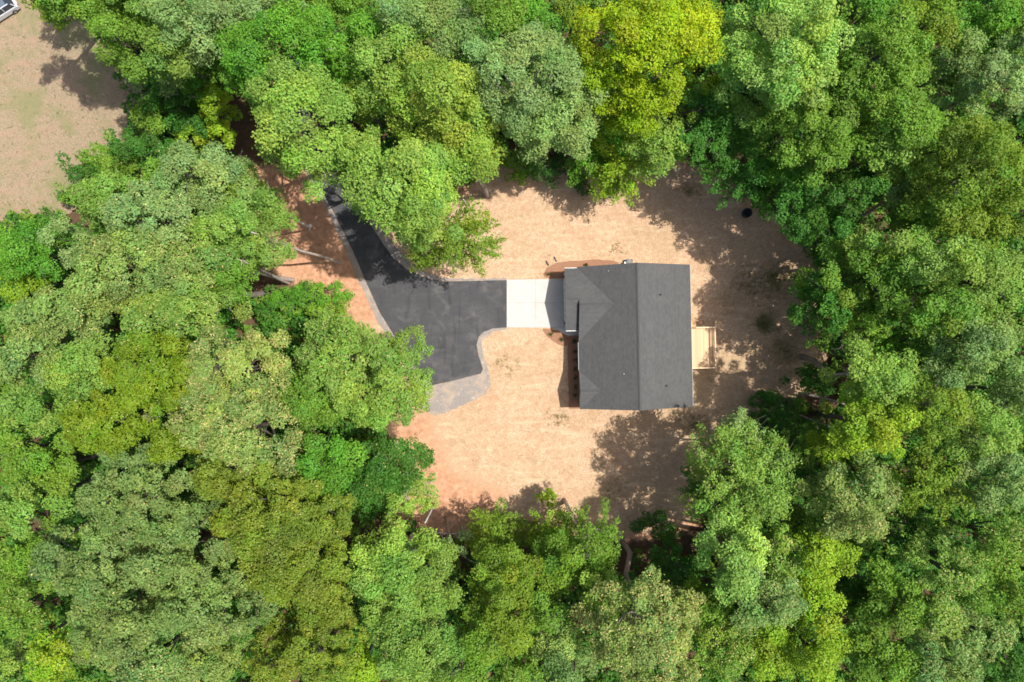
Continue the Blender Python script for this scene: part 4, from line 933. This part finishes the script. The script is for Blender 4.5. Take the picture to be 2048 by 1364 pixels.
 (750, 790, 104, 76, 0, 18.5, 'cauli', 'midp', 'green crown left of the gravel apron', dict(group=G_W)),
 (798, 712, 62, 62, -20, 12, 'loose', 'midp', 'thin green branches spreading over the parking pad edge', dict(group=G_W, depth=5, holes=.3)),
 (625, 790, 55, 75, 0, 18, 'cauli', 'mid', 'mid green crown between cream-flecked and parking pad crowns', dict(group=G_W)),
 (640, 935, 68, 62, 0, 18, 'big', 'bright', 'fresh green crown right below the cream-flecked crowns', dict(group=G_W)),
 (560, 945, 42, 36, 0, 17, 'cauli', 'light', 'light green crown squeezed between olive and fresh green crowns', dict(group=G_W)),
 (775, 925, 85, 58, 0, 14, 'fine', 'dark', 'fine dark green evergreen-like tree at the left edge of the yard', dict(group=G_W, depth=7)),
 (730, 975, 52, 52, 0, 12, 'feather', 'dark', 'dark green lower branches left of the clay corner', dict(group=G_U, depth=6)),
 (810, 985, 60, 46, 0, 11, 'loose', 'light', 'light green tree at the clay corner with a pale leaning stem', dict(group=G_W, depth=5, base=(870, 960), bark='palebark', tr=.13)),
 (612, 598, 78, 38, 0, 6, 'loose', 'bright', 'bright green low tree below the twin pale trunks', dict(group=G_U, depth=4)),
 (660, 640, 42, 36, 0, 6, 'loose', 'mid', 'green bush at the clay strip left of the driveway', dict(group=G_U, depth=3, holes=.3)),
 (492, 460, 84, 72, -15, 20, 'cauli', 'midp', 'pale green crown that tops the longest leaning trunk by the driveway', dict(group=G_W, base=(680, 526), bark='palebark', tr=.17)),
 (535, 415, 38, 38, 0, 16, 'loose', 'light', 'loose light green crown with the white sign on its trunk', dict(group=G_W, base=(626, 458), bark='palebark', tr=.15, holes=.2)),
 (438, 532, 62, 55, 0, 18, 'cauli', 'mid', 'green crown over the twin pale trunks', dict(group=G_W, base=(585, 560), bark='palebark', tr=.26)),
 (400, 590, 66, 50, 0, 18, 'cauli', 'midp', 'green crown over the thick mossy trunk', dict(group=G_W, base=(527, 588), tr=.36)),
 (440, 470, 66, 75, 0, 19, 'fleck', 'midp', 'green crown with pale dots between flecked slope and leaning trunk crown', dict(group=G_W)),
 (405, 350, 98, 62, -10, 19, 'cauli', 'greyg', 'greyish pale crown above the flecked slope', dict(group=G_W)),
 (465, 365, 50, 52, 0, 17, 'cauli', 'light', 'light green crown at the brown clay strip, upper end', dict(group=G_W)),
 (300, 435, 100, 75, 0, 20.5, 'fleck', 'greyg', 'greyish tan-flecked crown in the upper left woods', dict(group=G_W)),
 (240, 530, 108, 78, 15, 21, 'fleck', 'tan', 'broad tan-flecked crown at the middle of the left woods', dict(group=G_W)),
 (360, 540, 75, 66, 0, 20, 'fleck', 'tan', 'tan-flecked crown right of the broad tan-flecked one', dict(group=G_W)),
 (330, 630, 108, 48, 0, 20, 'fleck', 'midp', 'pale green flecked crown above the yellow-olive pair', dict(group=G_W)),
 (205, 395, 66, 58, 20, 18, 'cauli', 'midp', 'green crown bordering the field on its lower right', dict(group=G_W)),
 (140, 465, 36, 60, 0, 17, 'cauli', 'greyg', 'pale narrow crown between the dark hedge trees and flecked slope', dict(group=G_W)),
 (62, 500, 82, 68, 0, 17, 'cauli', 'bright', 'dark gapped bright green crown on the left edge below the field', dict(group=G_W, holes=.15)),
 (30, 560, 48, 36, 0, 15, 'cauli', 'yelg', 'lime tinged crown on the left edge below the field trees', dict(group=G_W)),
 (110, 625, 118, 62, 20, 20.5, 'fleck', 'tan', 'tan-flecked crown on the slope at the left edge', dict(group=G_W)),
 (60, 715, 90, 66, 20, 20, 'fleck', 'greym', 'grey-green flecked crown on the left edge, middle', dict(group=G_W)),
 (150, 735, 75, 70, 20, 19.5, 'cauli', 'midp', 'pale green crown left of the yellow-olive pair', dict(group=G_W)),
 (70, 815, 80, 58, 0, 19, 'cauli', 'midp', 'pale green crown on the left edge below the flecked ones', dict(group=G_W)),
 (298, 300, 62, 32, 15, 13, 'fine', 'dark', 'dark fine-needled tree at the lower right corner of the field', dict(group=G_W)),
 (240, 330, 40, 36, 0, 12, 'cauli', 'mid', 'green bush with a lime side at the field corner', dict(group=G_W)),
 (172, 350, 24, 20, 0, 6, 'small', 'dark', 'small dark bush sticking out into the field', dict(group=G_U)),
 (345, 335, 50, 40, 0, 15, 'cauli', 'mid', 'green crown behind the fine-needled tree', dict(group=G_W)),
 (320, 195, 50, 52, 0, 9, 'loose', 'deep', 'deep green low tree at the right border of the field', dict(group=G_U)),
 (370, 215, 50, 46, 0, 8, 'loose', 'dark', 'dark green low tree below the bare fallen log', dict(group=G_U)),
 (288, 178, 15, 22, 0, 6, 'small', 'greyg', 'small pale shrub at the border of the field', dict(group=G_U)),
 (303, 238, 26, 30, 0, 8, 'cauli', 'mid', 'mid green bush at the border of the field, below the pale shrub', dict(group=G_U)),
 (392, 172, 28, 24, 0, 9, 'small', 'bright', 'bright green shrub right below the bare fallen log', dict(group=G_U)),
 (430, 225, 34, 56, 10, 8, 'small', 'yelg', 'glowing lime-green young tree left of the light green driveway crown', dict(group=G_U)),
 (385, 272, 36, 22, 0, 6, 'small', 'yelg', 'low yellow-green shrub below the glowing lime young tree', dict(group=G_U)),
 (455, 130, 36, 36, 0, 14, 'loose', 'mid', 'loose green crown with bare twigs left of the bright green lobe', dict(group=G_N)),
]
for t in T_:
    if t[9].get('group') == G_E and t[0] < 1800: t[9].setdefault('holes', .24)
    make_tree(*t[:9], **t[9])
print('LEAVES', sum(len(o.data.polygons) for o in COL.objects if o.name.startswith('crown')))

# ---- bare and dead wood
def dead(label, segs, name='dead_branch', bark='deadwood', cat='dead wood'):
    """segs: list of (points [(px,py,z)...], r0, r1)"""
    p0 = segs[0][0][0]; x, y = at(p0[0], p0[1], p0[2]); o = empty(name, (x, y, p0[2])); tagit(o, label, cat)
    mb = MB()
    for pts, r0, r1 in segs:
        W = []
        for a, b, z in pts: X, Y = at(a, b, z); W.append((X - x, Y - y, z - p0[2]))
        mb.tube(W, [r0 + (r1 - r0) * i / (len(W) - 1) for i in range(len(W))], 7)
    mb.build('wood', M[bark], o, smooth=True)
    return o
dead('bare grey fallen log in the dark gap right of the field', [([(340, 188, 8.5), (370, 191, 8.4), (403, 196, 8.2)], .10, .06)], 'fallen_log')
dead('thin bare white dead limb at the shaded lower left corner of the yard', [([(850, 1058, 5.5), (876, 1066, 6), (905, 1068, 6.3), (928, 1064, 6.5)], .08, .03), ([(912, 1067, 6.2), (918, 1058, 6.6), (920, 1054, 6.8)], .03, .015), ([(900, 1068, 6.2), (903, 1077, 6.2)], .03, .015), ([(880, 1067, 6), (888, 1080, 6)], .05, .03), ([(915, 1066, 6.4), (922, 1072, 6.4)], .025, .012)])
dead('large fallen brown limb with a crooked branch, right of the yard', [([(1596, 786, .9), (1630, 792, 1.6), (1664, 800, 2.4), (1700, 812, 3)], .19, .10), ([(1640, 795, 1.9), (1640, 810, 1.6), (1654, 824, 1.4), (1660, 838, 1.1)], .13, .05), ([(1565, 820, .5), (1600, 830, .8), (1640, 846, 1.2), (1665, 855, 1.4)], .10, .05), ([(1650, 815, 1.2), (1636, 850, .8), (1630, 885, .5)], .06, .03)], bark='bark')
dead('short pale leaning snag on the clay at the left edge of the yard', [([(843, 907, -1.3), (848, 901, .3), (846, 895, 1.6)], .13, .06), ([(848, 901, .3), (838, 918, 1.0)], .05, .03)], 'snag')
dead('pale leaning stem standing at the clay corner of the lower yard', [([(872, 1004, -1.5), (864, 1018, .5), (858, 1030, 3), (850, 1046, 5)], .18, .08)], 'snag')
dead('pale crooked stem standing in front of the trees at the lower yard edge', [([(1129, 998, -1.5), (1133, 1012, 0), (1136, 1024, 2), (1145, 1044, 4.5)], .17, .08)], 'snag', 'palebark')
dead('thin grey broken branch at the upper left edge of the yard', [([(926, 398, 6), (936, 412, 5.2), (946, 425, 4.4)], .06, .04), ([(940, 418, 5), (950, 416, 5.5)], .03, .015)])
dead('bare white twigs poking out above the lower right corner of the yard', [([(1432, 1005, 8), (1434, 1022, 8), (1430, 1040, 8)], .035, .05), ([(1432, 1030, 8), (1438, 1040, 8.2)], .025, .015), ([(1400, 1000, 6), (1418, 994, 6.5), (1424, 988, 6.8)], .03, .015)])
# forked trunk visible at the top right, and the cluster of grey twigs on the right side
dead('forked brown trunk with three curving arms between the yellow-lime and minty crowns', [([(1456, 158, 9), (1466, 140, 12), (1480, 130, 15)], .34, .2), ([(1457, 160, 9), (1475, 164, 11), (1500, 150, 14)], .26, .12), ([(1458, 157, 9), (1478, 146, 13), (1510, 128, 16)], .22, .12), ([(1440, 190, 0), (1450, 172, 6), (1457, 158, 9)], .42, .36)], 'forked_trunk', 'bark', 'trunk')
def twigs(px, py, z, r, label, n=9):
    segs = []
    for k in range(n):
        a = rng.random() * 6.28; L_ = r * rng.uniform(.5, 1)
        segs.append(([(px + rng.normal() * r * .2, py + rng.normal() * r * .2, z), (px + math.cos(a) * L_ * .6 + rng.normal() * 2, py + math.sin(a) * L_ * .6, z + .4), (px + math.cos(a) * L_, py + math.sin(a) * L_, z + .7)], .03, .01))
    dead(label, segs, 'dead_twigs', 'bark')
twigs(1878, 515, 20.5, 26, 'upper patch of bare grey twigs in the crowns on the right side')
twigs(1830, 555, 19.5, 22, 'left patch of bare grey twigs in the crowns on the right side')
twigs(1928, 628, 20.5, 20, 'lower patch of bare grey twigs near the right edge')
twigs(300, 832, 21.0, 18, 'pale bare twigs lying on the yellow-olive crown')
twigs(380, 118, 17, 24, 'bare twigs over the dark gap near the fallen log')
twigs(1355, 330, 13, 18, 'pale bare twig ends at the yard side of the fine-leaved dome')

# ---- young shrubs in the beds
def shrub(px, py, r, h, label, colour='dark', g='young shrubs planted in the mulch beds'):
    x, y, z = gr(px, py); o = empty('young_shrub', (x, y, z)); tagit(o, label, 'shrub', g)
    n = 9; P = np.stack([rng.normal(size=n) * r * .4, rng.normal(size=n) * r * .4, rng.uniform(.25, 1, n) * h], 1); idx = np.repeat(np.arange(n), 16)
    C = P[idx] + rng.normal(size=(n * 16, 3)) * r * .28; C[:, 2] = np.abs(C[:, 2]) + .03
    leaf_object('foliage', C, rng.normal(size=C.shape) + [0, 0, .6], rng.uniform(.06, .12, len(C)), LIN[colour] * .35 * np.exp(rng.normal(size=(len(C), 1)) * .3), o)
    mb = MB()
    for k in range(4):
        e = P[k]; mb.tube([(0, 0, -.05), tuple(e * .6), tuple(e)], [.02, .014, .008], 5)
    mb.build('stem', M['bark'], o)
shrub(1098, 549, .32, .5, 'young shrub in the mulch bed at the upper garage corner')
shrub(1101, 668, .34, .5, 'young shrub at the left tip of the rounded mulch bed', 'mid')
shrub(1123, 678, .34, .5, 'young shrub near the walk in the rounded mulch bed')
ordn = ['first', 'second', 'third', 'fourth', 'fifth', 'sixth', 'seventh']
for k, py in enumerate((683, 703, 721, 738, 755, 773, 790)):
    shrub(1150, py, .3, .45, 'shaded young shrub against the front wall, %s counted from the walk' % ordn[k])
shrub(1172, 531, .25, .5, 'young shrub beside the upper wall of the garage')

# ---- undergrowth on the forest floor: one object nobody could count
def undergrowth():
    n = 26000; X = rng.uniform(-72, 72, n); Y = rng.uniform(-52, 52, n)
    dy = poly_dist(X, Y, YARD); df = poly_dist(X, Y, FIELD); dd = poly_dist(X, Y, G2(DL + DR))
    clump = np.sin(X * .31 + 1.3 * np.sin(Y * .22)) * np.sin(Y * .37 + np.sin(X * .27))
    thin = np.clip((-dy) / 5, 0, 1)
    keep = (dy < -.2) & (df < .3) & (dd < -1.6) & (clump + rng.normal(size=n) * .4 > -.9) & (rng.random(n) < .22 + .78 * thin)
    # keep the brown dirt strip beside the driveway open
    for a in (G2([(440, 180), (510, 170), (560, 330), (500, 330), (440, 300)]), G2([(440, 500), (620, 500), (640, 570), (440, 600)])): keep &= poly_dist(X, Y, a) < 0
    X, Y, dy = X[keep], Y[keep], dy[keep]; Z = terr(X, Y) + rng.uniform(.2, 1.0, len(X)) + np.clip(-dy / 4, 0, 1) * rng.random(len(X)) ** 1.5 * 5.0
    P = np.stack([X, Y, Z], 1); R = rng.uniform(.45, .95, len(X))
    cols = rng.integers(0, 3, len(X)); out = []
    for c_, nm in enumerate(('deep', 'dark', 'mid')):
        s_ = cols == c_; out.append(lumps_to_leaves(P[s_], R[s_] , nm, 'loose', P[s_] + rng.normal(size=P[s_].shape)))
    C, Nn, s, T = [np.concatenate([o[i] for o in out]) for i in range(4)]
    sel = rng.random(len(C)) < .30; C, Nn, s, T = C[sel], Nn[sel], s[sel] * 1.6, T[sel]
    C[:, 2] = np.maximum(C[:, 2], terr(C[:, 0], C[:, 1]) + .04)
    o = leaf_object('undergrowth', C, Nn, s, T); tagit(o, 'low green undergrowth covering the forest floor', kind='stuff')
undergrowth()
def weeds():
    cs = []
    for px, py, r, s_ in WEED:
        x, y, z = gr(px, py); n = int(r * r * s_ * 110); cs.append(np.stack([x + rng.normal(size=n) * r * .55, y + rng.normal(size=n) * r * .5], 1))
    n = 9000; q = np.stack([rng.uniform(-36, 42, n), rng.uniform(-26, 24, n)], 1); d = poly_dist(q[:, 0], q[:, 1], YARD); cl = np.sin(q[:, 0] * .9) * np.sin(q[:, 1] * .8 + 1)
    pr = np.where(d < 2, .55, .05) * (d > 0) * (cl > .1); cs.append(q[rng.random(n) < pr])
    n = 2600; q = np.stack([rng.uniform(-66, -42, n), rng.uniform(12, 45, n)], 1); d = poly_dist(q[:, 0], q[:, 1], FIELD); cs.append(q[(d > 0) & (rng.random(n) < .25 + .6 * (d < 2))])
    q = np.concatenate(cs)
    for pl in (G2(DL + DR), [(5.5, 10), (26, 10), (26, -9), (5.5, -9)], G2([(1000, 540), (1160, 540), (1160, 690), (1000, 690)])): q = q[poly_dist(q[:, 0], q[:, 1], pl) < -.3]
    m = 7; idx = np.repeat(np.arange(len(q)), m); C = np.zeros((len(idx), 3)); C[:, :2] = q[idx] + rng.normal(size=(len(idx), 2)) * .10
    C[:, 2] = terr(C[:, 0], C[:, 1]) + rng.uniform(.03, .12, len(idx))
    T = np.array([[.13, .15, .05]]) * np.exp(rng.normal(size=(len(q), 1)) * .35)[idx] * (1 + np.abs(rng.normal(size=(len(q), 1)))[idx] * np.array([[.6, .25, .2]]))
    o = leaf_object('weeds', C, rng.normal(size=C.shape) + [0, 0, 1.0], rng.uniform(.08, .17, len(C)), T, aspect=.4)
    tagit(o, 'sparse weeds and grass sprouts in the straw', kind='stuff')
weeds()
